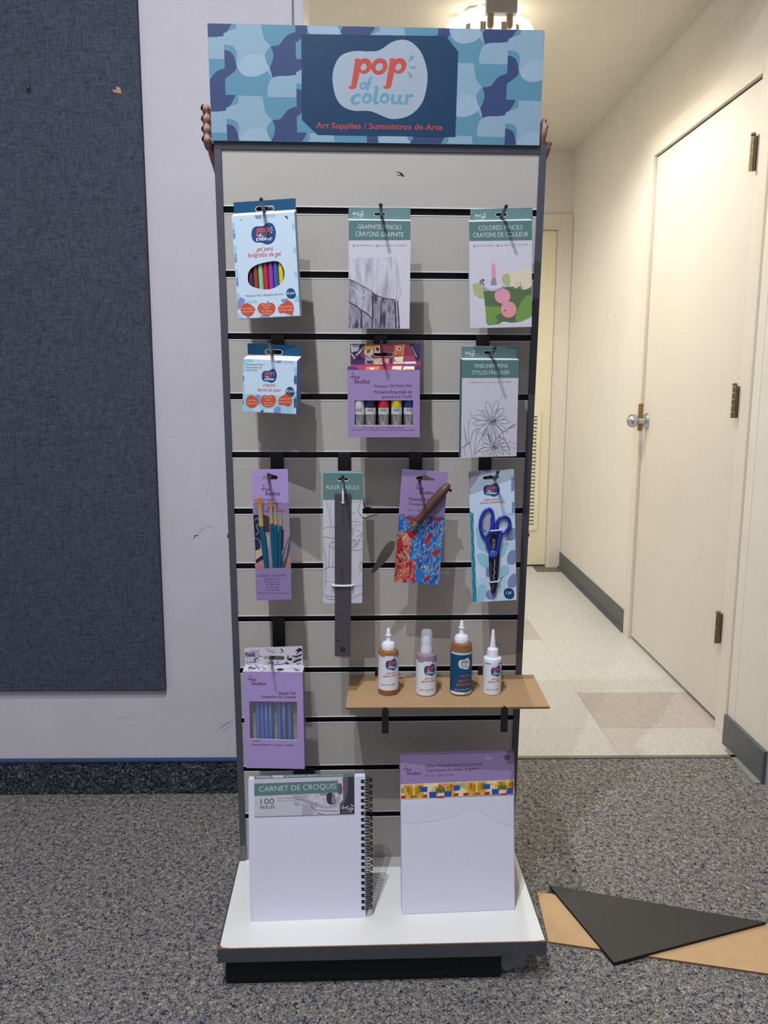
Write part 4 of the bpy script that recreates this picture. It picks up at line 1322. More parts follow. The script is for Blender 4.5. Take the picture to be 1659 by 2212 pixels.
# coloured pencils
it = item('colored_pencil_box', 'coloured pencil box with a green head and still life of candle and fruit', 'pencil set', (0.2105, -0.1763, 1.3361), 1.8)
w, h, t = 0.1122, 0.1847, 0.012
QF = [(168, 425), (1160, 378), (1122, 2040), (180, 2068)]
def art(mb):
    a = Art(mb, QF, face(w, h, t))
    a.shape([(168, 436), (1160, 388), (1152, 690), (174, 724)], 'p_green_d', 1)
    a.shape([(168, 425), (1160, 378), (1160, 386), (168, 433)], 'p_white', 2)
    a.text('COLORED PENCILS', 322, 556, 1006, 528, 68, 'p_white', 3, bold=-0.014)
    a.text('CRAYONS DE COULEUR', 234, 668, 1094, 632, 70, 'p_white', 3, bold=-0.014)
    a.text('12 PREMIUM COLORS  |  12 COULEURS HAUT DE GAMME', 234, 818, 1092, 780, 34, 'p_g3', 3)
    a.text('12', 234, 816, 262, 815, 32, 'p_black', 4, bold=0.012); a.text('12', 602, 800, 630, 799, 32, 'p_black', 4, bold=0.012)
    S = lambda pts, mm, k=2, sm=3: a.shape(pts, mm, k, sm=sm, clip=True)
    S([(215, 1380), (330, 1360), (400, 1450), (410, 1610), (330, 1600), (240, 1540)], 'p_olive', 2, 0)
    S([(240, 1560), (400, 1610), (430, 1860), (380, 1790), (320, 1690)], 'p_g1', 2, 0)
    S([(390, 1480), (560, 1500), (700, 1420), (1140, 1400), (1136, 1860), (1050, 1930), (900, 1970), (700, 1990), (460, 2020), (430, 1980), (410, 1700)], 'p_leaf2', 2, 0)
    S([(412, 1720), (640, 1730), (660, 1900), (560, 2000), (450, 2020), (430, 1950)], 'p_leaf', 3, 0)
    S([(1000, 1600), (1138, 1560), (1136, 1850), (960, 1960), (870, 1900)], 'p_leaf', 3, 3)
    S([(720, 1210), (900, 1180), (1040, 1140), (1144, 1150), (1140, 1380), (1050, 1450), (980, 1450), (950, 1400), (890, 1440), (840, 1400), (740, 1400), (690, 1300)], 'p_sand', 3)
    S([(700, 1230), (790, 1220), (800, 1380), (740, 1400), (680, 1320)], 'p_olive', 4)
    a.stroke([(890, 1340), (905, 1400), (930, 1440)], 12, 'p_pink', 4, 3); a.stroke([(950, 1330), (965, 1400), (1010, 1440)], 12, 'p_g3', 4, 3)
    S([(700, 1960), (900, 1990), (1130, 1870), (1128, 1980), (900, 2020), (640, 2010)], 'p_g1', 3)
    # candle holder
    S(ell(540, 1410, 165, 80, 24), 'p_g2', 4, 0); S(ell(545, 1395, 140, 60, 24), 'p_g1', 5, 0)
    a.stroke([(380, 1440), (480, 1490), (600, 1480), (690, 1420)], 8, 'p_g4', 6, 3)
    a.stroke([(400, 1400), (370, 1350), (400, 1315), (370, 1310), (335, 1350), (360, 1375)], 18, 'p_g4', 6, 3)
    S([(500, 1400), (515, 1290), (580, 1290), (600, 1390)], 'p_g3', 6, 0)
    S([(515, 1285), (512, 1100), (540, 1035), (580, 1100), (584, 1285)], 'p_rose', 6, 0)
    # fruit
    S(ell(680, 1560, 122, 118, 26), 'p_rose', 6, 0)
    S([(580, 1880), (640, 1840), (760, 1890), (830, 1920), (720, 1940), (600, 1930)], 'p_leaf2', 6)
    S(ell(772, 1770, 122, 128, 26), 'p_pink', 7, 0); S(ell(735, 1740, 70, 80, 18), 'p_rose', 8, 0)
    S(ell(715, 1785, 18, 10, 10), 'p_brown', 9, 0)
carton(it, 'box', w, h, t, 0.0036, 'p_g1', art, m_top='p_white', m_front='p_paper')
def art(mb):
    a = Art(mb, [(185, 230), (1150, 195), (1150, 375), (185, 410)], [(-0.0516, 0, 0.1148), (0.0601, 0, 0.1158), (0.0602, 0, 0.0953), (-0.0518, 0, 0.0951)])
    script_mark(a, 245, 288, 425, 392)
tab(it, [(-0.0518, 0.0935), (0.0598, 0.0935), (0.0598, 0.1153), (-0.0516, 0.1148)], slot(0.0035, 0.1047, 0.0200, 0.0056), 'p_green', art)

# fineliners
it = item('fineliner_pen_box', 'fineliner pen box with a green head and line drawing of flowers', 'pen set', (0.1992, -0.1611, 1.0979), 0.4, 9, 0.014)
w, h, t = 0.1084, 0.1788, 0.014
QF = [(290, 430), (1258, 422), (1185, 2010), (240, 2030)]
def flower(a, cx, cy, R, n, mm, k, lw, a0=0.0, seedv=1):
    rnd = random.Random(seedv)
    for i in range(n):
        an = a0 + 2 * pi * i / n + rnd.uniform(-0.1, 0.1)
        L = R * rnd.uniform(0.75, 1.1)
        wd = 0.16 + rnd.uniform(0, 0.06)
        for s in (-1, 1):
            a.stroke([(cx + 0.14 * R * cos(an), cy + 0.14 * R * sin(an)), (cx + 0.55 * L * cos(an + s * wd), cy + 0.55 * L * sin(an + s * wd)), (cx + 0.82 * L * cos(an + s * wd * 0.7), cy + 0.82 * L * sin(an + s * wd * 0.7)), (cx + L * cos(an), cy + L * sin(an))], [lw, lw * 1.2, lw, lw * 0.8], mm, k, 3, clip=True)
    for i in range(26):
        an = rnd.uniform(0, 2 * pi); r = R * rnd.uniform(0.05, 0.24)
        a.stroke([(cx, cy), (cx + r * cos(an), cy + r * sin(an))], lw * 1.6, mm, k, clip=True)
def art(mb):
    a = Art(mb, QF, face(w, h, t))
    a.shape([(288, 434), (1257, 430), (1245, 720), (278, 728)], 'p_green_d', 1)
    a.shape([(290, 430), (1258, 422), (1258, 432), (290, 440)], 'p_white', 2)
    a.text('FINELINER PENS', 498, 562, 1060, 556, 62, 'p_white', 3, bold=-0.014)
    a.text('STYLOS FINELINER', 454, 672, 1094, 664, 66, 'p_white', 3, bold=-0.014)
    a.text('6 PREMIUM PENS  |  6 STYLOS HAUT DE GAMME', 412, 818, 1118, 806, 30, 'p_g3', 3)
    flower(a, 780, 1425, 330, 13, 'p_g4', 2, 6, 0.1, 3)
    flower(a, 810, 1850, 260, 14, 'p_g4', 2, 5, 0.2, 8)
    for P, ww in (([(300, 1500), (330, 1700), (375, 1830)], 7), ([(390, 1390), (370, 1600), (380, 1820)], 6), ([(540, 1540), (450, 1620), (400, 1800), (430, 2000)], 7), ([(530, 1560), (490, 1740), (460, 1980)], 6), ([(250, 1880), (360, 1800), (400, 1780)], 8), ([(640, 1640), (560, 1750), (470, 1950)], 6), ([(660, 1860), (560, 1900), (460, 1990)], 6), ([(870, 1700), (960, 1610), (1190, 1470)], 8), ([(1060, 1540), (1120, 1500), (1198, 1470)], 5), ([(1050, 1550), (1180, 1520)], 5), ([(870, 1690), (1010, 1760), (1080, 1980)], 8), ([(880, 1730), (950, 1880), (1070, 1985)], 6), ([(300, 1650), (330, 1760), (300, 1900), (320, 2010)], 6), ([(420, 1260), (430, 1370), (520, 1390)], 4), ([(520, 1240), (640, 1300), (760, 1390)], 4), ([(820, 1290), (890, 1240), (900, 1330)], 4), ([(960, 1000), (880, 1200), (820, 1290)], 3), ([(1060, 1760), (1180, 1820)], 4), ([(1060, 1840), (1180, 1890)], 4), ([(950, 1900), (955, 2010)], 4), ([(600, 1950), (640, 2010)], 5), ([(700, 1620), (730, 1720), (760, 1790)], 22), ([(780, 1480), (790, 1560), (840, 1740)], 6), ([(590, 1660), (640, 1640), (700, 1560)], 12)):
        a.stroke(P, ww, 'p_g4', 3, 4, clip=True)
carton(it, 'box', w, h, t, 0.0026, 'p_green_d', art, m_top='p_white', m_front='p_paper')
def art(mb):
    a = Art(mb, [(285, 212), (1225, 208), (1225, 410), (285, 415)], [(-0.0512, 0, 0.1137), (0.0552, 0, 0.1135), (0.0557, 0, 0.0908), (-0.0517, 0, 0.0902)])
    script_mark(a, 335, 280, 510, 385)
    a.shape([(285, 212), (1225, 208), (1225, 212), (285, 218)], 'p_g1', 2)
tab(it, [(-0.0515, 0.0890), (0.0555, 0.0890), (0.0552, 0.1135), (-0.0512, 0.1137)], slot(0.0017, 0.1018, 0.0210, 0.0062), 'p_green', art)

# ---- crayons
it = item('crayon_box', 'small pale blue crayon box with three orange blobs', 'crayon set', (-0.2047, -0.1611, 1.1371), -2.0, -17, 0.022)
w, h, t = 0.1044, 0.0946, 0.022
QC = [(280, 485), (1218, 540), (1228, 1405), (318, 1338)]
def art(mb):
    a = Art(mb, QC, face(w, h, t))
    S = lambda pts, mm, k=1, sm=0: a.shape(pts, mm, k, sm=sm, clip=True)
    S([(280, 485), (460, 500), (450, 540), (330, 540), (320, 700), (285, 700)], 'p_aqua2')
    S([(820, 560), (880, 525), (960, 528), (940, 570)], 'p_lav_blue')
    S([(940, 570), (1000, 530), (1160, 545), (1150, 600), (1100, 580)], 'p_aqua2')
    S([(1160, 640), (1222, 640), (1222, 760), (1180, 760)], 'p_aqua2'); S([(1180, 770), (1222, 770), (1222, 920), (1190, 920), (1170, 870)], 'p_navy')
    S([(1185, 1030), (1226, 1030), (1226, 1150), (1190, 1150)], 'p_aqua2'); S([(1180, 1150), (1226, 1150), (1226, 1300), (1190, 1300)], 'p_navy')
    S([(285, 750), (310, 760), (315, 840), (296, 850)], 'p_navy'); S([(296, 870), (325, 870), (330, 1050), (305, 1050)], 'p_aqua2'); S([(308, 1160), (325, 1160), (330, 1230), (315, 1230)], 'p_navy')
    S([(310, 1060), (480, 1060), (880, 1090), (1225, 1120), (1228, 1405), (318, 1338)], 'p_aqua2')
    S([(520, 1080), (610, 1075), (615, 1230), (560, 1240)], 'p_lav_blue', 2); S([(630, 1320), (680, 1330), (670, 1362), (630, 1360)], 'p_navy', 2)
    S([(850, 1330), (900, 1270), (965, 1280), (970, 1390), (860, 1380)], 'p_lav_blue', 2); S([(480, 1290), (620, 1250), (630, 1350), (500, 1345)], 'p_pale', 2); S([(690, 1310), (840, 1300), (850, 1375), (690, 1365)], 'p_pale', 2); S([(1170, 1310), (1228, 1300), (1228, 1400), (1180, 1390)], 'p_pale', 2)
    a.logo(618, 656, 878, 884, 'p_logo_blue', 'p_orange', 'p_white', 2)
    a.text('Recommended Ages 3+', 340, 596, 672, 606, 36, 'p_dark', 3)
    a.text('Recomendado para', 340, 644, 622, 654, 36, 'p_dark', 3)
    a.text('niños 3+ años', 342, 682, 540, 690, 34, 'p_dark', 3)
    a.text('crayons', 650, 962, 860, 970, 62, 'p_red', 3, shear=0.25, bold=0.007)
    a.text('lápices de color', 552, 1030, 960, 1052, 72, 'p_red', 3, shear=0.25, bold=0.007)
    a.shape([(1042, 1040), (1060, 980), (1110, 956), (1165, 985), (1190, 1060), (1170, 1110), (1125, 1120), (1070, 1090)], 'p_deep', 3, sm=4)
    a.text('8 pcs', 1055, 1052, 1172, 1060, 56, 'p_white', 4, shear=0.2, bold=0.007)
    claims(a, lambda x: 365 + (x - 405) * 0.955, lambda y: 1075 + (y - 1750) * 1.06 + 0.0, 3)
carton(it, 'box', w, h, t, 0.0085, 'p_lav_blue', art, m_top='p_white', m_front='p_sky')
tab(it, [(-0.0525, 0.0500), (0.0500, 0.0510), (0.0495, 0.0751), (-0.0538, 0.0758)], slot(-0.0016, 0.0618, 0.0330, 0.0080), 'p_deep')

# ---- oil paints
it = item('oil_paint_box', 'purple oil paint box with a window of metal paint tubes', 'paint set', (0.0026, -0.1609, 1.1063), 0.5, -3, 0.022)
w, h, t = 0.1317, 0.1217, 0.022
QO = [(220, 672), (1418, 680), (1395, 1778), (248, 1782)]
tmp = MB(); ta = Art(tmp, QO, face(w, h, t))
hole = [(p.x, p.z) for p in [ta.at(x, y, 0) for x, y in ((348, 1168), (1300, 1172), (1285, 1578), (352, 1578))]]
def art(mb):
    a = Art(mb, QO, face(w, h, t))
    a.hue(264, 705, 592, 892)
    a.text('Primary Oil Paint Set', 668, 975, 1282, 968, 62, 'p_plum', 3, bold=0.007)
    a.text('Primaire Ensemble de', 662, 1060, 1282, 1060, 56, 'p_plum', 3, bold=0.007)
    a.text("peinture à l'huile", 798, 1150, 1282, 1146, 66, 'p_plum', 3, bold=0.007)
    a.text('5 pc oil colors made with artist quality pigments', 470, 1638, 1148, 1640, 30, 'p_plum', 3)
    a.text("5 pc couleurs à l'huile fabriquées avec des pigments de qualité artistique", 305, 1672, 1315, 1678, 30, 'p_plum', 3)
    a.shape([(350, 1576), (1287, 1578), (1287, 1586), (350, 1584)], 'p_white', 2)
    # top flap with printed photo
    b = Art(mb, [(272, 556), (1420, 560), (1430, 660), (220, 672)], [(-w / 2, 0, h / 2 + 0.0075), (w / 2, 0, h / 2 + 0.0075), (w / 2, -t, h / 2), (-w / 2, -t, h / 2)], nrm=(0, -0.3, 0.95))
    b.rect(272, 556, 1430, 672, 'p_magenta', 1, clip=True)
    b.shape([(272, 556), (380, 580), (430, 640), (220, 672)], 'p_violet', 2)
    b.shape([(560, 575), (780, 560), (740, 660), (530, 660)], 'p_orange2', 2)
    b.shape([(610, 600), (680, 600), (670, 650), (600, 650)], 'p_white', 3)
    b.shape([(990, 560), (1140, 565), (1120, 660), (960, 640)], 'p_cream', 2)
    b.shape([(1170, 570), (1340, 575), (1330, 665), (1150, 665)], 'p_white', 2)
    b.shape([(1190, 630), (1320, 630), (1320, 665), (1180, 665)], 'p_gold', 3)
    b.shape([(1340, 565), (1420, 560), (1430, 660), (1340, 660)], 'p_violet', 2)
carton(it, 'box', w, h, t, 0.0075, 'p_lilac', art, hole, 'p_lilac', 'p_lilac', 'dark_gap')
hz0 = sum(p[1] for p in hole) / 4
for k, c in enumerate(('tube_white', 'tube_navy', 'tube_red', 'tube_yellow', 'tube_blue')):
    m = MB(); x = (-0.0455, -0.0245, -0.0005, 0.0235, 0.0465)[k]
    m.lathe([(0.004, -0.040), (0.0098, -0.034), (0.0102, -0.003), (0.0102, 0.009), (0.0102, 0.040)], c, 18, (x, -0.0108, hz0), ['tube_metal', 'tube_metal', 'tube_white', c])
    a = Art(m, [(0, 0), (20, 0), (20, 40), (0, 40)], [(x - 0.010, -0.0211, hz0 + 0.022), (x + 0.010, -0.0211, hz0 + 0.022), (x + 0.010, -0.0211, hz0 - 0.022), (x - 0.010, -0.0211, hz0 - 0.022)])
    a.text('WIN' if k < 4 else 'INTO', 15, 13.9, 5, 13.9, 3.6, 'p_black', 1, bold=0.012)
    a.text('OIL CO', 15, 11.2, 6, 11.2, 2.0, 'p_black', 1)
    a.stroke([(6, 27), (6, 36), (12, 38)], 0.7, 'p_white', 1, 3); a.stroke([(14, 26), (14, 35)], 0.5, 'p_g1', 1)
    for q in range(3):
        a.text('OIL', 10.5, 22.7 + 3.4 * q, 5.0, 22.7 + 3.4 * q, 2.2, 'p_g5', 1)
    m.build('paint_tube', it)
m = MB(); xs = [p[0] for p in hole]; zs = [p[1] for p in hole]
m.quad((min(xs), -t + 0.0003, min(zs)), (max(xs), -t + 0.0003, min(zs)), (max(xs), -t + 0.0003, max(zs)), (min(xs), -t + 0.0003, max(zs)), 'film')
m.build('window_film', it)
def art(mb):
    a = Art(mb, [(268, 245), (1412, 240), (1420, 560), (272, 556)], [(-0.0613, 0, 0.1084), (0.0678, 0, 0.1089), (0.0679, 0, 0.0721), (-0.0609, 0, 0.0717)])
    def S(pts, mm, k=1):
        # keep the die-cut slot open
        a.shape(pts, mm, k, clip=True)
    S([(268, 245), (500, 245), (490, 290), (430, 420), (500, 480), (500, 556), (272, 556)], 'p_violet')
    S([(280, 260), (420, 255), (400, 350), (290, 370)], 'p_g1', 2); S([(430, 380), (490, 280), (350, 420), (360, 430)], 'p_white', 3); S([(275, 390), (290, 380), (360, 460), (330, 482)], 'p_rose', 3)
    S([(495, 260), (655, 260), (655, 330), (500, 350)], 'p_gold', 2); S([(495, 330), (650, 320), (640, 380), (600, 440), (500, 410)], 'p_cream', 2); S([(510, 430), (610, 440), (655, 480), (650, 556), (520, 556)], 'p_g2', 2); S([(540, 340), (600, 330), (590, 370), (540, 400)], 'p_g4', 3); S([(530, 500), (640, 500), (640, 552), (540, 550)], 'p_violet', 3)
    S([(665, 270), (755, 270), (755, 385), (665, 385)], 'p_cream', 2); S([(680, 290), (740, 300), (735, 360), (690, 350)], 'p_brown', 3)
    S([(810, 280), (985, 280), (970, 385), (820, 378)], 'p_magenta', 2)
    S([(990, 258), (1160, 255), (1140, 430), (975, 425)], 'p_orange2', 2); S([(1020, 262), (1030, 262), (1010, 420), (1000, 420)], 'p_cream', 3); S([(1130, 262), (1138, 262), (1125, 420), (1117, 420)], 'p_cream', 3); S(ell(1068, 318, 32, 36, 14), 'p_white', 3); S(ell(1068, 318, 16, 20, 10), 'p_black', 4)
    S([(980, 445), (1140, 440), (1120, 520), (1000, 510)], 'p_cream', 2); S([(970, 520), (1150, 520), (1140, 556), (970, 556)], 'p_g1', 2)
    S([(1160, 258), (1260, 250), (1330, 520), (1150, 520)], 'p_magenta', 2); S([(1260, 250), (1412, 245), (1415, 480), (1340, 520)], 'p_violet', 2); S([(1225, 240), (1290, 240), (1410, 480), (1390, 530), (1350, 480)], 'p_dark', 3); S([(1260, 290), (1275, 285), (1360, 450), (1345, 450)], 'p_g2', 4); S([(1160, 525), (1340, 522), (1345, 556), (1150, 556)], 'p_white', 2)
    S([(660, 470), (800, 465), (800, 556), (660, 556)], 'p_cream', 2); S([(820, 470), (905, 470), (900, 550), (830, 540)], 'p_pink', 2); S([(905, 470), (950, 470), (950, 545), (905, 550)], 'p_violet', 2)
    for y in (490, 512, 535):
        a.stroke([(665, y), (700, y - 12), (740, y), (790, y - 10)], 7, 'p_g5', 3, 3)
tab(it, [(-0.0610, 0.0670), (0.0679, 0.0670), (0.0678, 0.1089), (-0.0613, 0.1084)], [(-0.0165, 0.0938), (-0.0195, 0.0903), (-0.0165, 0.0868), (0.0150, 0.0858), (0.0185, 0.0893), (0.0150, 0.0928)], 'p_magenta', art)

# ---- paintbrush pack
it = item('paintbrush_pack', 'purple card pack of four teal-handled paintbrushes', 'brush set', (-0.2088, -0.1465, 0.8558), 1.0)
w, h, t = 0.0685, 0.2531, 0.002
QB = [(312, 270), (825, 268), (855, 1975), (400, 1990)]
tmp = MB(); ta = Art(tmp, QB, face(w, h, t))
sl = [(p.x, p.z) for p in [ta.at(x, y, 0) for x, y in ((462, 385), (470, 358), (540, 340), (575, 322), (610, 340), (665, 350), (688, 378), (665, 400), (480, 402))]]
mb = MB()
mb.prism([[(-w / 2, -h / 2), (w / 2, -h / 2), (w / 2, h / 2), (-w / 2, h / 2)], sl], -t, 0.0, 'p_lilac2')
a = Art(mb, QB, face(w, h, t))
a.hue(448, 468, 712, 606)
a.text('Artist Brush Selection', 360, 678, 628, 674, 34, 'p_plum', 2); a.text("Sélection de pinceaux", 365, 726, 730, 722, 34, 'p_plum', 2)
a.text('4 pc', 375, 785, 720, 785, 26, 'p_plum', 2); a.text('assorted sizes • tailles assorties', 380, 822, 770, 820, 26, 'p_plum', 2)
S = lambda pts, mm, k=1: a.shape(pts, mm, k, clip=True)
S([(345, 860), (480, 850), (830, 840), (850, 1590), (385, 1590)], 'p_g2')
S([(345, 860), (430, 850), (450, 1060), (440, 1300), (380, 1330)], 'p_dark', 2); S([(480, 850), (560, 880), (570, 1080), (500, 1090)], 'p_brown', 2); S([(520, 1090), (570, 1150), (560, 1290), (530, 1280)], 'p_sand', 2)
S([(380, 1330), (470, 1310), (470, 1380), (390, 1450)], 'p_cream', 2); S([(385, 1450), (520, 1360), (520, 1420), (390, 1500)], 'p_dark', 3); S([(385, 1500), (520, 1450), (560, 1590), (385, 1590)], 'p_pink', 2)
S([(730, 1050), (760, 1050), (750, 1320), (725, 1320)], 'p_plum', 3); S([(840, 1120), (850, 1280), (790, 1500), (770, 1570), (700, 1575), (740, 1380), (790, 1220)], 'p_g4', 3); S([(800, 1230), (835, 1140), (780, 1420), (740, 1480)], 'p_g2', 4); S([(820, 1330), (850, 1320), (852, 1590), (800, 1580)], 'p_pink', 2)
a.stroke([(370, 930), (400, 900), (430, 960), (390, 1000), (420, 1080), (380, 1120)], 8, 'p_g1', 4, 3); a.stroke([(365, 1160), (420, 1180), (430, 1230)], 6, 'p_g1', 4, 3)
mb.build('card', it)
mb = MB()
zl0 = -0.0620
mb.box(-0.0330, 0.0345, -0.0115, -0.0108, -h / 2 + 0.002, zl0, 'p_lilac2')
mb.box(-0.0330, 0.0345, -0.0110, -0.0015, -h / 2 + 0.0015, -h / 2 + 0.0023, 'p_lilac2')
a = Art(mb, [(385, 1580), (850, 1570), (855, 1975), (400, 1990)], [(-0.0330, -0.0115, zl0), (0.0345, -0.0115, zl0), (0.0345, -0.0115, -h / 2 + 0.002), (-0.0330, -0.0115, -h / 2 + 0.002)])
a.text('Includes • Comprend', 430, 1698, 778, 1690, 42, 'p_plum', 1)
for s_, x0, x1, y in (('#1 Round • Rond', 510, 705, 1728), ('#4 Round • Rond', 508, 703, 1764), ('1/4" Flat • Plat', 520, 708, 1800), ('1/2" Flat • Plat', 526, 690, 1838), ('For use with paint', 508, 718, 1876), ('Idéal pour la peinture acrylique et plus', 425, 815, 1912)):
    a.text(s_, x0, y, x1, y - 3, 26, 'p_plum', 1)
mb.build('card_flap', it)
def brush_mesh(x, zt, zf0, zf1, wb, wf0, wf1, rh, dx):
    b = MB(); y = -0.006
    b.tube([(x, y, zf0), (x, y, (zf0 + zt) / 2), (x - 0.0004, y, zt)], [wb * 0.9, wb, wb * 0.72], 'bristle', 12, flat=(1, 0.4, 1))
    br = b
    f = MB(); xs = x + dx * 0.15
    f.tube([(x, y, zf0 + 0.001), (x, y, zf0 - 0.007), (xs, y, zf1 + 0.006), (xs, y, zf1 + 0.005), (xs, y, zf1)], [wf0, wf0, wf1, wf1 * 1.1, wf1], 'gold_ferrule', 14, flat=(1, 0.6, 1))
    hd = MB()
    hd.tube([(xs, y, zf1 + 0.001), (xs + dx * 0.3, y, zf1 - 0.018), (x + dx * 0.7, y, -0.03), (x + dx, y, -0.066), (x + dx * 1.1, y, -0.115)], [wf1 * 0.95, rh, rh * 0.95, rh * 0.72, rh * 0.4], 'brush_handle', 14, flat=(1, 0.7, 1))
    p = hd.build('paintbrush', it)
    f.build('ferrule', p); br.build('bristles', p)
brush_mesh(-0.0200, 0.0735, 0.057, 0.0175, 0.0058, 0.0044, 0.0042, 0.0056, 0.0085)
brush_mesh(0.0004, 0.0670, 0.054, 0.0225, 0.0034, 0.0026, 0.0028, 0.0038, 0.0022)
brush_mesh(0.0092, 0.0640, 0.051, 0.0200, 0.0016, 0.0014, 0.0027, 0.0040, -0.0030)
brush_mesh(0.0185, 0.0550, 0.043, 0.0180, 0.0012, 0.0012, 0.0026, 0.0037, -0.0060)
mb = MB()
mb.quad((-0.0345, -0.0128, -h / 2 - 0.002), (0.0355, -0.0128, -h / 2 - 0.002), (0.0350, -0.0128, 0.085), (-0.0345, -0.0128, 0.085), 'film')
mb.quad((-0.0345, -0.0128, 0.085), (0.0350, -0.0128, 0.085), (0.0345, -0.0024, 0.124), (-0.0345, -0.0024, 0.124), 'film')
mb.build('plastic_sleeve', it)

# ---- ruler card
it = item('ruler_card', 'green and white card with sketched circles, behind the dark ruler', 'ruler', (-0.0735, -0.1465, 0.8498), -0.3)
it['label'] = 'dark steel ruler tied to a green and white card of sketches'
w, h, t = 0.0754, 0.2583, 0.001
QR = [(127, 218), (532, 220), (530, 1570), (135, 1570)]
tmp = MB(); ta = Art(tmp, QR, face(w, h, t))
sl = [(p.x, p.z) for p in [ta.at(x, y, 0) for x, y in ((275, 303), (290, 290), (315, 288), (328, 276), (342, 288), (370, 290), (390, 300), (370, 313), (290, 315))]]
def rrect(x0, x1, z0, z1, r):
    out = []
    for cx, cz, a0 in ((x1 - r, z1 - r, 0), (x0 + r, z1 - r, 90), (x0 + r, z0 + r, 180), (x1 - r, z0 + r, 270)):
        for k in range(5):
            an = radians(a0 + 22.5 * k)
            out.append((cx + r * cos(an), cz + r * sin(an)))
    return out
mb = MB()
mb.prism([rrect(-w / 2, w / 2, -h / 2, h / 2, 0.003), sl], -t, 0.0, 'p_paper')
a = Art(mb, QR, face(w, h, t))
gl = [p for p in [(127, 222), (532, 224), (532, 508), (130, 508)]]
a.mb.poly([[a.at(x, y, 1) for x, y in [(133, 222), (526, 224), (531, 240), (531, 508), (129, 508), (128, 238)]], [a.at(*q, 1) for q in ((275, 303), (290, 290), (315, 288), (328, 276), (342, 288), (370, 290), (390, 300), (370, 313), (290, 315))]], 'p_green')
a.shape([(133, 228), (526, 230), (526, 240), (133, 238)], 'p_aqua2', 2)
a.stroke([(275, 304), (290, 316), (370, 315), (390, 302)], 7, 'p_white', 2, 3)
a.text('RULER', 165, 400, 295, 400, 38, 'p_white', 3, bold=-0.014); a.text('RÈGLE', 358, 403, 494, 402, 48, 'p_white', 3, bold=-0.014)
for P, ww in (([(160, 515), (190, 640), (222, 780)], 3), ([(500, 512), (510, 530), (485, 615), (532, 690)], 5), ([(132, 800), (180, 785), (250, 780)], 4), ([(130, 882), (190, 892), (250, 900)], 5), ([(250, 935), (210, 945), (195, 970), (215, 990), (255, 1000)], 5), ([(195, 970), (190, 1200)], 4), ([(415, 920), (460, 930), (485, 950), (470, 980), (415, 995)], 5), ([(410, 905), (470, 918), (532, 928)], 4), ([(415, 1015), (470, 1022), (532, 1012)], 5), ([(415, 950), (450, 945), (475, 955), (450, 968), (415, 965)], 4), ([(485, 965), (532, 830)], 4), ([(130, 1000), (160, 1080), (162, 1180), (160, 1400)], 4), ([(132, 1230), (180, 1200), (250, 1190)], 5), ([(420, 1400), (480, 1395), (530, 1385)], 4), ([(135, 1475), (180, 1495), (250, 1502)], 5), ([(160, 1500), (165, 1515), (210, 1530), (255, 1530)], 5), ([(425, 1525), (480, 1490), (530, 1470)], 4), ([(532, 1130), (505, 1180), (530, 1240)], 5), ([(410, 725), (480, 728), (530, 745)], 3), ([(415, 800), (480, 815), (515, 850), (470, 885)], 3), ([(132, 1340), (250, 1352)], 2), ([(205, 520), (200, 880)], 2), ([(440, 760), (520, 762)], 2), ([(510, 1060), (500, 1290)], 2), ([(145, 900), (146, 1450)], 2), ([(228, 790), (228, 1190)], 2), ([(415, 530), (500, 530)], 2), ([(415, 640), (470, 630)], 2), ([(220, 1400), (222, 1560)], 2), ([(465, 740), (466, 790)], 2)):
    a.stroke(P, ww, 'p_g4', 2, 4, clip=True)
mb.build('card', it)
mb = MB()
hole1 = ell(0.0, 0.0695, 0.0033, 0.0033, 14)
rl = rrect(-0.0155, 0.0155, -0.2358, 0.0862, 0.0018)
sh = [(x - 0.00045 + 0.0055 * (0.0862 - z) * 0.35, z) for x, z in rl]
mb.prism([rl, hole1], -0.0052, -0.0032, 'ruler_grey')
a = Art(mb, [(245, 455), (412, 455), (420, 2112), (258, 2112)], [(-0.0155, -0.0052, 0.0862), (0.0155, -0.0052, 0.0862), (0.0155, -0.0052, -0.2358), (-0.0155, -0.0052, -0.2358)])
a.text('WESTCOTT', 345, 1395, 342, 1200, 26, 'p_black', 1, bold=0.007)
a.text('STAINLESS STEEL', 345, 770, 342, 590, 20, 'p_black', 1)
for k in range(49):
    y = 480 + k * 33.0
    a.stroke([(247 + 0.008 * (y - 455), y), (247 + (26 if k % 4 == 0 else 13) + 0.008 * (y - 455), y)], 2.2, 'p_black', 1)
    a.stroke([(411 + 0.005 * (y - 455), y), (411 - (22 if k % 5 == 0 else 11) + 0.005 * (y - 455), y)], 2.0, 'p_black', 1)
for k, s_ in enumerate(('12', '11', '10', '9', '8', '7', '6', '5', '4', '3', '2', '1')):
    y = 490 + k * 132
    a.text(s_, 300, y + 20, 300, y, 18, 'p_black', 1)
a.shape(ell(340, 2038, 25, 27, 20), 'p_black', 2); a.shape(ell(340, 2030, 7, 9, 10), 'ruler_grey', 3); a.shape([(334, 2036), (346, 2036), (341, 2058)], 'ruler_grey', 3)
mb.build('ruler', it)
mb = MB()
mb.tube([(-0.0195, -0.001, -0.0925), (-0.0188, -0.0055, -0.0925), (-0.017, -0.0072, -0.0925), (0.0, -0.0074, -0.093), (0.017, -0.0072, -0.0925), (0.0188, -0.0055, -0.0925), (0.0195, -0.001, -0.0925)], 0.0022, 'zip_tie', 8)
mb.build('zip_tie', it)
mb = MB()
mb.tube([(0.0003, -0.004, 0.0705), (0.0003, -0.0075, 0.0725), (0.0003, -0.0078, 0.084), (0.0003, -0.006, 0.0905), (0.0003, -0.002, 0.0925), (-0.0006, -0.0012, 0.112)], [0.0021, 0.0021, 0.0021, 0.0021, 0.0016, 0.0009], 'zip_tie', 8)
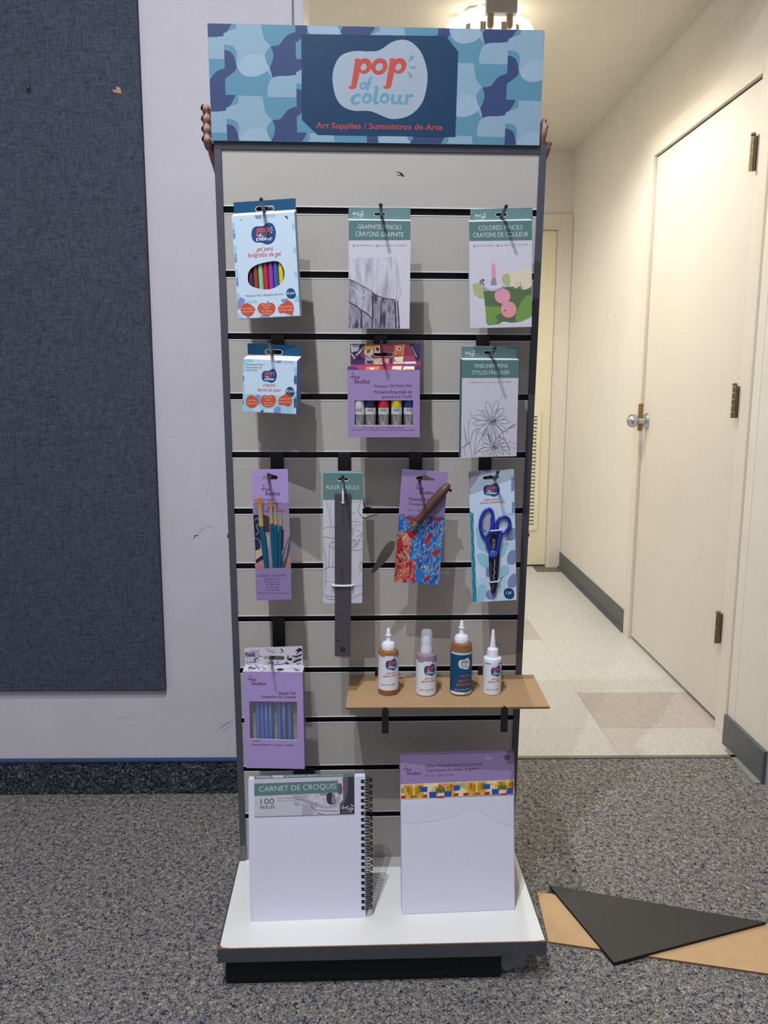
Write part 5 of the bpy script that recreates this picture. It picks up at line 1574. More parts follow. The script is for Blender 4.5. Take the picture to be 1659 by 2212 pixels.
mb.tube([(0.0003, -0.0055, 0.0672), (0.0003, -0.0055, 0.0695), (0.0003, -0.0055, 0.0712)], [0.0026, 0.0036, 0.0026], 'zip_tie', 10)
mb.build('zip_tie', it)

# ---- palette knife card
it = item('palette_knife_card', 'palette knife with a wooden handle tied across a colourful painted card', 'palette knife', (0.0759, -0.1462, 0.8698), -3.8)
w, h, t = 0.0879, 0.2208, 0.002
QK = [(625, 302), (1322, 340), (1146, 2020), (478, 2005)]
tmp = MB(); ta = Art(tmp, QK, face(w, h, t))
slp = ((830, 425), (880, 410), (930, 405), (965, 385), (1000, 402), (1060, 425), (1120, 440), (1120, 470), (900, 465), (845, 455))
sl = [(p.x, p.z) for p in [ta.at(x, y, 0) for x, y in slp]]
mb = MB()
mb.prism([[(-w / 2, -h / 2), (w / 2, -h / 2), (w / 2, h / 2), (-w / 2, h / 2)], sl], -t, 0.0, 'p_lilac')
a = Art(mb, QK, face(w, h, t))
a.hue(818, 520, 1085, 672)
a.text('Palette Knife', 725, 768, 1090, 780, 52, 'p_plum', 3, bold=0.007); a.text('Couteau à palette', 715, 845, 1150, 862, 54, 'p_plum', 3, bold=0.007); a.text('8.75 in • 222.2 mm • 22.2 cm', 700, 920, 1140, 930, 26, 'p_plum', 3)
a.shape([(575, 972), (1258, 1000), (1146, 2020), (478, 2005)], 'paint_blue', 1)
a.shape([(545, 1250), (640, 1230), (760, 1330), (740, 1500), (700, 1620), (820, 1700), (780, 1850), (810, 1990), (478, 2005)], 'paint_red', 1.5, sm=0)
rnd = random.Random(11)
for i in range(150):
    x, y = rnd.uniform(490, 1250), rnd.uniform(1010, 1990)
    c = rnd.choice(['p_cream', 'p_white', 'p_dark', 'p_yellow', 'p_sea', 'p_dark', 'p_crimson', 'p_blue'])
    L = rnd.uniform(20, 70); an = rnd.uniform(-1.2, -0.3)
    ww = rnd.uniform(3, 9)
    x2, y2 = x + L * cos(an), y + L * sin(an)
    if min(y, y2) < 1010:
        continue
    a.stroke([(x, y), ((x + x2) / 2 + rnd.uniform(-8, 8), (y + y2) / 2 + rnd.uniform(-8, 8)), (x2, y2)], [ww * 0.5, ww, ww * 0.4], c, 2 + i * 0.006, 3, clip=True)
for P, c in (([(700, 1240), (830, 1200), (840, 1250), (740, 1330)], 'p_crimson'), ([(940, 1390), (1020, 1250), (1070, 1260), (990, 1400)], 'p_crimson'), ([(1060, 1530), (1140, 1490), (1170, 1530), (1080, 1590)], 'p_crimson'), ([(540, 1370), (610, 1380), (620, 1520), (560, 1520)], 'p_crimson'), ([(650, 1010), (900, 1020), (800, 1070), (700, 1050)], 'p_crimson'), ([(1050, 1020), (1210, 1025), (1180, 1060), (1080, 1050)], 'p_crimson'), ([(920, 1960), (1000, 1880), (1030, 1900), (960, 1980)], 'p_crimson'), ([(610, 1280), (700, 1260), (740, 1400), (650, 1430)], 'p_pink'), ([(810, 1830), (930, 1840), (900, 1980), (815, 1990)], 'p_blue2')):
    a.shape(P, c, 5, sm=3, clip=True)
mb.build('card', it)
hd = MB()
yk = -0.012
def kpath(P):
    return [(x, yk, z) for x, z in P]
hd.tube(kpath([(0.0475, 0.0880), (0.044, 0.0845), (0.036, 0.0745), (0.021, 0.0555), (0.008, 0.0360), (-0.004, 0.0190), (-0.0105, 0.0105)]), [0.0030, 0.0068, 0.0088, 0.0092, 0.0080, 0.0062, 0.0052], 'knife_wood', 16)
k0 = hd.build('palette_knife', it)
m = MB(); m.tube(kpath([(-0.010, 0.0112), (-0.0165, 0.0035)]), [0.0056, 0.0048], 'knife_brass', 14); m.build('ferrule', k0)
m = MB()
m.tube(kpath([(-0.0165, 0.0040), (-0.027, -0.0085), (-0.031, -0.0125)]) + [(-0.040, yk - 0.010, -0.0190), (-0.052, yk - 0.012, -0.0262)], [0.0017, 0.0014, 0.0014, 0.0014, 0.0016], 'knife_steel', 10)
ax = Vector((-0.0375, 0, -0.067)).normalized(); pr = Vector((ax.z, 0, -ax.x))
bl = []
L = 0.0765
for s_, wd in ((0.0, 0.0015), (0.05, 0.0055), (0.16, 0.0085), (0.32, 0.0098), (0.50, 0.0088), (0.70, 0.0062), (0.88, 0.0042), (0.97, 0.0030), (1.0, 0.0012)):
    bl.append((s_, wd))
o0 = Vector((-0.051, yk - 0.012, -0.0250))
rows_ = []
for s_, wd in bl:
    bend = Vector((0, -0.010 * sin(s_ * 2.4) + 0.012 * s_, 0))
    c_ = o0 + ax * (L * s_) + bend
    rows_.append([c_ + pr * wd - Vector((0, 0.0003, 0)), c_ - pr * wd - Vector((0, 0.0003, 0)), c_ - pr * wd + Vector((0, 0.0003, 0)), c_ + pr * wd + Vector((0, 0.0003, 0))])
ids = [m.add(r_) for r_ in rows_]
for i in range(len(ids) - 1):
    for q in range(4):
        m.face((ids[i] + q, ids[i] + (q + 1) % 4, ids[i + 1] + (q + 1) % 4, ids[i + 1] + q), 'knife_steel')
m.face([ids[-1] + q for q in range(4)], 'knife_steel'); m.face([ids[0] + q for q in range(4)], 'knife_steel')
m.build('blade', k0)
m = MB(); m.tube([(0.040, -0.001, 0.078), (0.046, -0.014, 0.0765), (0.0505, -0.013, 0.0755), (0.049, -0.008, 0.0775)], 0.0016, 'black_plastic', 8); m.sphere((0.0500, -0.013, 0.0770), 0.0030, 'black_plastic', 10); m.build('twist_tie', it)

# ---- scissors card
it = item('scissors_card', 'blue-handled craft scissors tied to a pale blue camouflage card', 'scissors', (0.2162, -0.1462, 0.8516), 2.9)
w, h, t = 0.0869, 0.2581, 0.001
QX = [(160, 300), (762, 262), (878, 2030), (285, 2005)]
tmp = MB(); ta = Art(tmp, QX, face(w, h, t))
slp = ((352, 388), (365, 366), (430, 355), (455, 343), (480, 355), (560, 352), (575, 372), (560, 386), (470, 398), (370, 404))
sl = [(p.x, p.z) for p in [ta.at(x, y, 0) for x, y in slp]]
mb = MB()
mb.prism([[(-w / 2, -h / 2), (w / 2, -h / 2), (w / 2, h / 2), (-w / 2, h / 2)], sl], -t, 0.0, 'p_pale2')
a = Art(mb, QX, face(w, h, t))
S = lambda pts, mm, k=1, sm=0: a.shape(pts, mm, k, sm=sm, clip=True)
S([(160, 300), (340, 290), (290, 380), (210, 500), (180, 520)], 'p_g2')
S([(352, 290), (448, 284), (445, 308), (358, 312)], 'p_lav_blue', 2)
S([(730, 370), (770, 368), (775, 550), (735, 555)], 'p_lav_blue', 2); S([(755, 700), (790, 700), (795, 840), (760, 850)], 'p_lav_blue', 2); S([(680, 845), (795, 840), (790, 880), (700, 885)], 'p_aqua2', 2)
for y in (320, 480, 640):
    S([(160, y), (180, y), (190, y + 110), (172, y + 120)], 'p_lav_blue', 2)
S([(190, 805), (250, 840), (262, 1100), (345, 2005), (285, 2005)], 'p_sea', 2)
a.stroke([(205, 870), (240, 910), (215, 1000), (262, 1110), (240, 1200), (275, 1290), (255, 1390), (295, 1480), (270, 1570), (300, 1660), (280, 1760), (318, 1850), (292, 1930), (305, 1990)], 9, 'p_deep', 4, 4, clip=True)
rnd = random.Random(4)
cam_ = [('p_aqua2', [(290, 1010), (420, 1050), (470, 1200), (460, 1330), (330, 1300), (300, 1150)]), ('p_lav_blue', [(430, 1260), (480, 1270), (480, 1370), (440, 1350)]), ('p_aqua2', [(320, 1370), (440, 1380), (480, 1480), (440, 1560), (340, 1480)]), ('p_lav_blue', [(450, 1560), (490, 1560), (495, 1680), (450, 1670)]), ('p_pale', [(340, 1700), (500, 1690), (500, 1760), (350, 1780)]), ('p_lav_blue', [(730, 1040), (812, 1060), (820, 1190), (710, 1210), (700, 1130)]), ('p_aqua2', [(640, 1270), (720, 1240), (700, 1380), (640, 1440)]), ('p_lav_blue', [(760, 1360), (835, 1350), (840, 1520), (740, 1530), (725, 1430)]), ('p_aqua2', [(630, 1580), (740, 1550), (760, 1660), (690, 1700), (640, 1760)]), ('p_lav_blue', [(780, 1690), (850, 1670), (858, 1840), (760, 1840), (745, 1770)]), ('p_pale', [(640, 1720), (720, 1700), (720, 1850), (640, 1860)]), ('p_lav_blue', [(480, 1870), (590, 1860), (600, 1960), (540, 1995), (470, 1960)]), ('p_aqua2', [(350, 1800), (450, 1790), (480, 1900), (440, 1990), (350, 1990)]), ('p_g2', [(350, 1010), (470, 900), (460, 1060), (390, 1100)]), ('p_pale', [(700, 1210), (820, 1200), (830, 1330), (740, 1350)])]
for mm, P in cam_:
    S(P, mm, 2, 3)
a.logo(365, 450, 582, 625, 'p_logo_blue', 'p_orange', 'p_white', 3)
a.text('craft scissors', 380, 682, 588, 672, 34, 'p_red', 3, shear=0.25, bold=0.007); a.text('tijeras artesanales', 335, 728, 638, 716, 40, 'p_red', 3, shear=0.25, bold=0.007)
a.shape([(700, 1920), (712, 1870), (770, 1855), (825, 1890), (842, 1960), (820, 2003), (765, 2005), (720, 1975)], 'p_deep', 4, sm=4)
a.text('1 pc', 732, 1958, 808, 1954, 62, 'p_white', 5, shear=0.2, bold=0.007)
mb.build('card', it)
QL = lambda x, y, yy=-0.006: tuple(Vector((ta.at(x, y, 0).x * 0.985, yy, ta.at(x, y, 0).z)))
h1 = MB()
h1.tube([QL(*p) for p in smooth([(435, 780), (375, 830), (340, 920), (335, 1000), (355, 1080), (400, 1150), (440, 1130), (480, 1060), (497, 960), (500, 860), (480, 805)], 3)], 0.0032, 'scissor_blue', 10, closed=True, flat=(1, 0.9, 1))
h1.tube([QL(*p) for p in ((488, 880), (500, 980), (500, 1100))], [0.0028, 0.0042, 0.0038], 'scissor_blue', 10)
h1.tube([QL(*p) for p in ((398, 1140), (440, 1200), (480, 1290), (500, 1400))], [0.0034, 0.0040, 0.0040, 0.003], 'scissor_blue', 10)
sc0 = h1.build('scissors', it)
h2 = MB()
h2.tube([QL(*p) for p in smooth([(640, 890), (585, 920), (562, 990), (575, 1060), (620, 1105), (680, 1090), (720, 1040), (735, 980), (715, 915)], 3)], 0.0032, 'scissor_blue', 10, closed=True, flat=(1, 0.9, 1))
h2.tube([QL(*p) for p in ((560, 940), (548, 1030), (550, 1110))], [0.0026, 0.0040, 0.0040], 'scissor_blue', 10)
h2.tube([QL(*p) for p in ((620, 1105), (605, 1180), (590, 1290), (570, 1400))], [0.0036, 0.0044, 0.0038, 0.003], 'scissor_blue', 10)
h2.build('handle', sc0)
bl = MB()
ol = [(497, 1090), (560, 1090), (600, 1230), (612, 1350), (608, 1500), (600, 1750), (590, 1850), (545, 1908), (520, 1860), (497, 1730), (470, 1440), (462, 1250)]
P2 = [(QL(x, y)[0], QL(x, y)[2]) for x, y in smooth(ol, 2)]
bl.prism([P2], -0.0082, -0.0062, 'scissor_black')
a = Art(bl, QX, [tuple(Vector((p[0] * 0.985, -0.0082, p[2]))) for p in face(w, h, t)])
a.text('SAFETY EDGE', 522, 1300, 522, 1170, 14, 'p_g1', 1); a.text('PATTERN CUT', 545, 1305, 545, 1175, 14, 'p_g1', 1)
a.stroke([(548, 1440), (552, 1530), (542, 1580), (560, 1620), (540, 1660), (555, 1700), (545, 1720)], 6, 'p_g1', 1, 3)
a.stroke([(500, 1480), (512, 1720)], 4, 'p_g3', 1); a.shape(ell(535, 1100, 10, 10, 10), 'p_g3', 1)
a.shape([(515, 1770), (560, 1770), (545, 1850), (555, 1890), (530, 1850)], 'p_g5', 1)
bl.build('blade', sc0)
m = MB(); q = QL(525, 1370); m.lathe([(0.0078, 0), (0.0078, 0.0018), (0.0068, 0.0026), (0.0, 0.0028)], 'scissor_dot', 22); m.build('pivot_cap', sc0, (q[0], -0.0080, q[2]), (pi / 2, 0, 0))
for (xa, ya, xb, yb) in ((466, 1062, 614, 1056), (495, 1742, 622, 1738)):
    m = MB(); p0, p1 = QL(xa, ya), QL(xb, yb)
    m.tube([(p0[0], -0.001, p0[2]), (p0[0] + 0.001, -0.0105, p0[2]), (p1[0] - 0.001, -0.0105, p1[2]), (p1[0], -0.001, p1[2])], 0.0014, 'zip_tie', 8)
    m.sphere((p1[0], -0.004, p1[2] + 0.001), 0.0022, 'zip_tie', 8)
    m.build('zip_tie', it)

# ---- sketch set box
it = item('sketch_set_box', 'tall purple sketch set box with a window of blue pencils', 'pencil set', (-0.2118, -0.1230, 0.4805), 0.5, -5, 0.024)
w, h, t = 0.1189, 0.2030, 0.024
QK = [(178, 768), (948, 762), (990, 1985), (255, 1985)]
tmp = MB(); ta = Art(tmp, QK, face(w, h, t))
hole = [(p.x, p.z) for p in [ta.at(x, y, 0) for x, y in ((275, 1138), (882, 1132), (896, 1616), (298, 1610))]]
SCRIB = random.Random(21)
def scribble(a, x0, y0, x1, y1, n):
    for i in range(n):
        x, y = SCRIB.uniform(x0, x1), SCRIB.uniform(y0, y1)
        L = SCRIB.uniform(20, 70)
        P = [(x, y)]
        an = SCRIB.uniform(0, 6.28)
        for q in range(3):
            an += SCRIB.uniform(-1.0, 1.0)
            P.append((P[-1][0] + L / 2 * cos(an), P[-1][1] + L / 3 * sin(an)))
        if all(y0 < p[1] < y1 and x0 < p[0] < x1 for p in P):
            a.stroke(P, SCRIB.choice([3, 4, 5, 12]), SCRIB.choice(['p_g5', 'p_g4', 'p_black', 'p_g3']), 2, 3, clip=True)
def art(mb):
    a = Art(mb, QK, face(w, h, t))
    a.hue(244, 815, 485, 935)
    a.text('Sketch Set', 645, 1050, 864, 1042, 42, 'p_plum', 3, bold=0.007); a.text('Ensemble de Croquis', 432, 1102, 868, 1096, 44, 'p_plum', 3, bold=0.007)
    a.text('7 pc/pz', 315, 1652, 418, 1650, 34, 'p_plum', 3); a.text('Drawing Pencils • Crayons à dessin', 316, 1702, 845, 1700, 30, 'p_plum', 3, bold=0.01)
    a.shape([(296, 1606), (898, 1612), (898, 1620), (296, 1614)], 'p_white', 2)
    b = Art(mb, [(200, 695), (945, 672), (945, 750), (180, 768)], [(-w / 2, 0, h / 2 + 0.005), (w / 2, 0, h / 2 + 0.005), (w / 2, -t, h / 2), (-w / 2, -t, h / 2)], nrm=(0, -0.2, 0.98))
    b.rect(178, 672, 946, 768, 'p_paper', 1, clip=True)
    scribble(b, 200, 690, 930, 760, 40)
    b.shape([(590, 735), (640, 715), (700, 720), (670, 745)], 'p_black', 3)
carton(it, 'box', w, h, t, 0.005, 'p_lilac', art, hole, 'p_paper', 'p_lilac2', 'tray_grey')
z0 = min(p[1] for p in hole) - 0.02; z1 = max(p[1] for p in hole) + 0.02
for k, x in enumerate((-0.0340, -0.0255, -0.0170, -0.0085, 0.0085, 0.0185, 0.0300)):
    m = MB(); m.lathe([(0.0041, z0), (0.0041, z1)], 'pencil_blue', 6, (x, -0.0125, 0))
    a = Art(m, [(0, 0), (2, 0), (2, 40), (0, 40)], [(x - 0.001, -0.0168, 0.03), (x + 0.001, -0.0168, 0.03), (x + 0.001, -0.0168, -0.02), (x - 0.001, -0.0168, -0.02)])
    if k in (2, 3, 5):
        a.stroke([(1, 2), (1, 26)], 0.7, 'p_g1', 1)
    m.build('pencil', it)
m = MB(); xs = [p[0] for p in hole]; zs = [p[1] for p in hole]
m.quad((min(xs), -t + 0.0003, min(zs)), (max(xs), -t + 0.0003, min(zs)), (max(xs), -t + 0.0003, max(zs)), (min(xs), -t + 0.0003, max(zs)), 'film_haze')
m.build('window_film', it)
def art(mb):
    a = Art(mb, [(180, 478), (935, 432), (942, 668), (195, 690)], [(-0.0600, 0, 0.1413), (0.0561, 0, 0.1468), (0.0552, 0, 0.1064), (-0.0600, 0, 0.1048)])
    for x0, y0, x1, y1, n in ((190, 480, 410, 680, 36), (725, 450, 935, 665, 34), (420, 470, 710, 535, 24), (420, 622, 710, 680, 24)):
        scribble(a, x0, y0, x1, y1, n)
    a.shape([(850, 490), (900, 450), (935, 470), (935, 495), (880, 500)], 'p_black', 3, clip=True); a.shape([(840, 560), (935, 520), (935, 545), (850, 580)], 'p_g5', 3, clip=True); a.shape([(820, 620), (935, 580), (935, 600), (830, 640)], 'p_black', 3, clip=True); a.shape([(190, 540), (320, 530), (330, 580), (200, 580)], 'p_g4', 1, clip=True)
    a.shape(ell(780, 595, 32, 16, 12), 'p_black', 3); a.shape(ell(745, 645, 26, 14, 12), 'p_g5', 3); a.stroke([(330, 640), (340, 590), (420, 570)], 8, 'p_g4', 3, 3); a.stroke([(720, 620), (700, 655), (560, 672)], 8, 'p_g4', 3, 3)
tab(it, [(-0.0590, 0.1030), (0.0570, 0.1030), (0.0561, 0.1468), (-0.0600, 0.1413)], slot(-0.0010, 0.1218, 0.0440, 0.0090), 'p_g1', art, 'p_white')

# ================================================================== CARDBOARD SHELF, BRACKETS, BOTTLES
def bracket(u, pw, label):
    zg = G1 - GP * 8 + 0.0
    t = thing('shelf_bracket', label, 'shelf bracket', SP(u, panel_b(zg), zg), (0, 0, SYAW), 'black shelf brackets')
    m = MB(); m.box(-pw / 2, pw / 2, -0.0042, -0.0008, -0.06, 0.0045, 'black_metal', 0.0006); m.build('plate', t, rot=LR)
    m = MB(); za = 0.526 - zg
    m.box(-0.0055, 0.0055, -0.172, -0.004, za - 0.008, za - 0.0005, 'black_metal', 0.001); m.build('arm', t)
    m = MB(); m.prism([[(-0.0065, za - 0.046), (0.0065, za - 0.046), (0.0065, za - 0.001), (0.0045, za + 0.0035), (0.0, za + 0.0055), (-0.0045, za + 0.0035), (-0.0065, za - 0.001)]], -0.1775, -0.1715, 'black_metal'); m.build('end_plate', t)
bracket(0.0070, 0.030, 'black bracket under the left end of the cardboard shelf')
bracket(0.2365, 0.051, 'black bracket under the right end of the cardboard shelf')
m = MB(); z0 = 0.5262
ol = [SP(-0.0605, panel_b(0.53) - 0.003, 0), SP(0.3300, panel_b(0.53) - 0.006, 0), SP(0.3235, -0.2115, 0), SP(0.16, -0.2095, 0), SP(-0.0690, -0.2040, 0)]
m.slab([(p.x, p.y) for p in ol], z0, z0 + 0.0040, 'cardboard_shaded', 'cardboard_edge')
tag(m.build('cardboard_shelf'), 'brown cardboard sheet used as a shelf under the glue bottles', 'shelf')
ZB = z0 + 0.0041

def lab_art(mb, r, z0, z1, marks):
    """curved label of radius r facing the viewer; marks drawn in degrees/height"""
    pass
class Curved(Art):
    """printing wrapped on a cylinder: x in 0..100 -> -75..75 degrees about the front, y in 0..100 downwards"""
    def __init__(self, mb, r, z0, z1, turn=0.0):
        self.mb, self.r, self.z0, self.z1, self.turn, self.eps = mb, r, z0, z1, turn, 0.00006
    def at(self, x, y, k):
        an = radians(-90 + (x - 50) * 1.5 + self.turn)
        r = self.r + self.eps * k
        return Vector((r * cos(an), r * sin(an), self.z1 + (self.z0 - self.z1) * y / 100.0))
    def clip(self, pts):
        return pts
    def shape(self, pts, m, k=1, sm=0, holes=(), clip=False):
        if sm:
            pts = smooth(pts, sm)
        x = min(p[0] for p in pts)
        while x < max(p[0] for p in pts):
            st = clip_rect(pts, x, x + 3.0, -1000, 1000)
            if len(st) >= 3:
                self.mb.poly([[self.at(a, b, k) for a, b in st]], m)
            x += 3.0
def label_print(c, scheme, lines):
    if scheme == 'blue':
        c.logo(33, 12, 76, 40, 'p_blob', 'p_orange', 'p_teal', 2)
    else:
        c.logo(33, 8, 78, 42, 'p_logo_blue', 'p_orange', 'p_white', 2)
    for s_, x0, x1, y, hh, mm in lines:
        c.text(s_, x0, y, x1, y - 2, hh, mm, 3, shear=0.2, bold=0.004)
def bottle(u, b, label, prof, body, mats, lab, labm, lines, scheme, closure):
    t = thing('glue_bottle', label, 'glue bottle', SP(u, b, ZB), (0, 0, SYAW), 'glue bottles on the cardboard shelf')
    m = MB(); m.lathe(prof, body, 32, mats=mats); m.build('bottle_body', t)
    m = MB(); r, z0, z1 = lab
    n = 40
    ids = [m.add([((r + 0.0003) * cos(2 * pi * k / n), (r + 0.0003) * sin(2 * pi * k / n), z) for k in range(n)]) for z in (z0, z1)]
    for k in range(n):
        m.face((ids[0] + k, ids[0] + (k + 1) % n, ids[1] + (k + 1) % n, ids[1] + k), labm, True)
    c = Curved(m, r + 0.0004, z0, z1, 8.0 if scheme != 'blue' else 4.0)
    if scheme == 'blue':
        c.rect(0, 0, 100, 5, 'p_pale', 1); c.rect(0, 94, 100, 100, 'label_white', 1); c.rect(55, 94, 75, 99, 'p_g2', 2)
    else:
        c.rect(5, 0, 30, 4, 'p_lav_blue', 1); c.rect(62, 0, 92, 5, 'p_lav_blue', 1); c.rect(70, 94, 90, 100, 'p_g1', 1)
    label_print(c, scheme, lines)
    m.build('label', t)
    closure(t)
    return t
gl = [('glitter glue', 36, 70, 54, 7, 'p_red'), ('pegamento brillante', 22, 78, 63, 8, 'p_red'), ('Net Wt. 1.5 fl oz (45 ml)', 16, 70, 88, 6, 'p_dark')]
def nozzle_cap(zc, r, zn):
    def f(t):
        m = MB()
        m.lathe([(r, zc), (r + 0.0004, zc + 0.001), (r + 0.0004, zc + 0.010), (r - 0.002, zc + 0.0145), (0.006, zc + 0.0165), (0.0050, zc + 0.020)], 'white_plastic', 30); m.build('cap', t)
        m = MB(); z = zc + 0.0195
        m.lathe([(0.0050, z), (0.0046, zn - 0.016), (0.0062, zn - 0.0155), (0.0062, zn - 0.0135), (0.0048, zn - 0.013), (0.0034, zn - 0.002), (0.0026, zn), (0.0, zn)], 'white_plastic', 20); m.build('nozzle', t)
    return f
def spray_cap(t):
    m = MB(); m.lathe([(0.0115, 0.083), (0.0118, 0.084), (0.0118, 0.094), (0.010, 0.0965), (0.0085, 0.104), (0.0085, 0.112), (0.006, 0.117), (0.0, 0.1175)], 'white_plastic', 24); m.build('spray_pump', t)
    m = MB(); m.lathe([(0.0126, 0.0845), (0.0122, 0.105), (0.0108, 0.1285), (0.0098, 0.1305), (0.0, 0.1310)], 'clear_cap', 28); m.build('clear_cap', t)
def long_cap(t):
    m = MB(); m.lathe([(0.0118, 0.0735), (0.0118, 0.080), (0.0108, 0.0905), (0.0075, 0.0935), (0.0060, 0.094)], 'white_plastic', 26); m.build('cap', t)
    m = MB(); m.lathe([(0.0060, 0.093), (0.0050, 0.105), (0.0026, 0.129), (0.0020, 0.1305), (0.0, 0.1307)], 'white_plastic', 18); m.build('nozzle', t)
bottle(0.0160, -0.1300, 'glue bottle with an amber body and white label, leftmost on the cardboard shelf', [(0.0, 0.0), (0.0192, 0.0005), (0.0202, 0.003), (0.0202, 0.085), (0.0192, 0.089), (0.0140, 0.092)], 'amber_glue', None, (0.0202, 0.0115, 0.083), 'label_white', gl, 'white', nozzle_cap(0.0905, 0.0135, 0.1340))
bottle(0.0915, -0.1350, 'clear-capped spray bottle with mauve liquid, second on the cardboard shelf', [(0.0, 0.0), (0.0196, 0.0005), (0.0204, 0.003), (0.0204, 0.075), (0.0190, 0.082), (0.0125, 0.0860)], 'mauve_glue', None, (0.0204, 0.002, 0.073), 'label_white', gl, 'white', spray_cap)
bottle(0.1610, -0.1350, 'tallest glue bottle, brown with a dark blue label', [(0.0, 0.0), (0.0204, 0.0005), (0.0214, 0.003), (0.0214, 0.096), (0.0205, 0.102), (0.0208, 0.104), (0.0150, 0.107)], 'brown_glue', None, (0.0214, 0.004, 0.090), 'p_deep', [('craft glue', 38, 70, 60, 8, 'p_orange'), ('pegamento', 32, 72, 72, 8, 'p_orange'), ('manualidades', 26, 76, 80, 8, 'p_orange'), ('Net Wt. 2.0 fl oz (60 ml)', 20, 76, 92, 5, 'p_pale')], 'blue', nozzle_cap(0.1055, 0.0138, 0.1500))
bottle(0.2240, -0.1340, 'all-white glue bottle with a long pointed nozzle, rightmost on the shelf', [(0.0, 0.0), (0.0172, 0.0005), (0.0182, 0.003), (0.0182, 0.068), (0.0175, 0.073), (0.0120, 0.0755)], 'white_plastic', None, (0.0182, 0.001, 0.0665), 'label_white', gl, 'white', long_cap)

# ================================================================== SKETCHBOOK AND CANVAS ON THE BASE
ZP = 0.0928
nb_tilt = math.atan2(0.032, 0.284)
nb = thing('sketchbook', 'white spiral sketchbook with a skull drawing band, standing on the stand base', 'sketchbook', SP(-0.1445, -0.2165, ZP), (-nb_tilt, 0, SYAW + 0.025))
w, h = 0.2290, 0.2860
QN = [(145, 250), (1427, 215), (1427, 1690), (170, 1728)]
F3 = [(-w / 2, 0, h), (w / 2, 0, h), (w / 2, 0, 0), (-w / 2, 0, 0)]
m = MB()
m.box(-w / 2, w / 2, 0.0, 0.0012, 0.0, h, 'nb_paper')
a = Art(m, QN, F3)
a.text('100% cotton recycled paper', 200, 1705, 196, 1555, 10, 'p_g3', 1)
m.build('front_cover', nb)
m = MB(); m.box(-w / 2 + 0.001, w / 2 - 0.001, 0.0014, 0.0125, 0.0, h - 0.002, 'p_white'); m.build('pages', nb)
m = MB(); m.box(-w / 2, w / 2, 0.0127, 0.0139, 0.0, h + 0.001, 'nb_paper'); m.build('back_cover', nb)
m = MB()
Z_ = lambda y: (1728 - y) / 1478 * h
bx0, bx1, bz0 = -w / 2 + 0.0115, w / 2 - 0.0215, Z_(635)
m.box(bx0, bx1, -0.0009, -0.0002, bz0, h + 0.0012, 'p_paper')
m.box(bx0, bx1, -0.0009, 0.0150, h + 0.0012, h + 0.0020, 'p_green_d')
QB2 = [(208, 228), (1310, 222), (1302, 622), (212, 638)]
a = Art(m, QB2, [(bx0, -0.0009, h + 0.001), (bx1, -0.0009, h + 0.001), (bx1, -0.0009, bz0), (bx0, -0.0009, bz0)])
S = lambda pts, mm, k=1, sm=0: a.shape(pts, mm, k, sm=sm, clip=True)
S([(600, 225), (1310, 222), (1302, 624), (725, 632), (700, 520), (640, 500), (610, 400)], 'p_g1', 1)
S([(1190, 222), (1310, 222), (1302, 624), (1135, 625), (1130, 520), (1180, 470), (1185, 360)], 'p_g5', 2, 0)
S([(880, 228), (1180, 226), (1170, 300), (1185, 400), (1140, 480), (1140, 610), (960, 615), (870, 600), (830, 500), (900, 480), (950, 400)], 'p_g1', 3)
S([(1000, 410), (1060, 390), (1095, 460), (1090, 515), (1010, 505)], 'p_g5', 4, 3)
S([(1120, 310), (1160, 295), (1175, 350), (1165, 405), (1125, 405)], 'p_g4', 4, 3)
S([(920, 400), (1000, 395), (1000, 415), (930, 420)], 'p_g3', 4)
S([(610, 405), (820, 410), (780, 440), (690, 450)], 'p_g2', 3)
S([(640, 470), (720, 500), (690, 530), (650, 520)], 'p_g2', 3, 3)
S([(640, 420), (760, 440), (850, 490), (900, 520), (860, 560), (800, 520), (730, 480), (640, 450)], 'p_g2', 4, 3)
S([(1130, 420), (1150, 440), (1140, 480), (1100, 540), (1000, 560), (900, 540), (870, 500), (940, 520), (1040, 530)], 'p_g2', 4, 3)
S([(730, 500), (830, 540), (860, 600), (840, 632), (725, 632)], 'p_g2', 2, 0)
S([(1060, 395), (1092, 460), (1088, 510), (1050, 500)], 'p_g3', 5, 0)
S([(1180, 230), (1240, 224), (1230, 400), (1200, 480), (1150, 560), (1140, 520), (1180, 470)], 'p_g4', 3, 0)
a.stroke([(660, 440), (760, 470), (860, 500), (920, 490)], 5, 'p_g3', 5, 3)
a.stroke([(840, 495), (835, 540), (870, 570), (960, 585), (1138, 590)], 7, 'p_g4', 5, 3)
a.stroke([(860, 575), (900, 605), (960, 620)], 5, 'p_g4', 5, 3)
for k in range(9):
    x = 885 + 29 * k
    a.rect(x, 583 - (8 if k < 2 else 0), x + 24, 612 - (8 if k < 2 else 0), 'p_white', 5); a.stroke([(x + 26, 578), (x + 26, 616)], 4, 'p_g5', 6, clip=True)
for P in ([(960, 440), (990, 520)], [(1080, 380), (1100, 440)], [(880, 400), (900, 450)], [(1010, 540), (1120, 545)]):
    a.stroke(P, 10, 'p_g2', 5, clip=True)
a.shape([(208, 278), (1126, 262), (1126, 390), (210, 410)], 'p_green', 7)
a.text('CARNET DE CROQUIS', 262, 376, 1106, 358, 66, 'p_white', 8, bold=-0.014)
a.text('100', 280, 504, 424, 498, 60, 'p_black', 8, bold=-0.014); a.text('FEUILLES', 275, 550, 426, 545, 32, 'p_g5', 8)
a.text('50 livres | 74 grammes', 462, 450, 655, 444, 16, 'p_g4', 8); a.text('8.5" x 11" | 21.5 cm x 27.9 cm', 462, 476, 722, 468, 16, 'p_g4', 8)
script_mark(a, 1150, 520, 1292, 605, k=8)
a.stroke([(210, 637), (1302, 621)], 5, 'p_g3', 8)
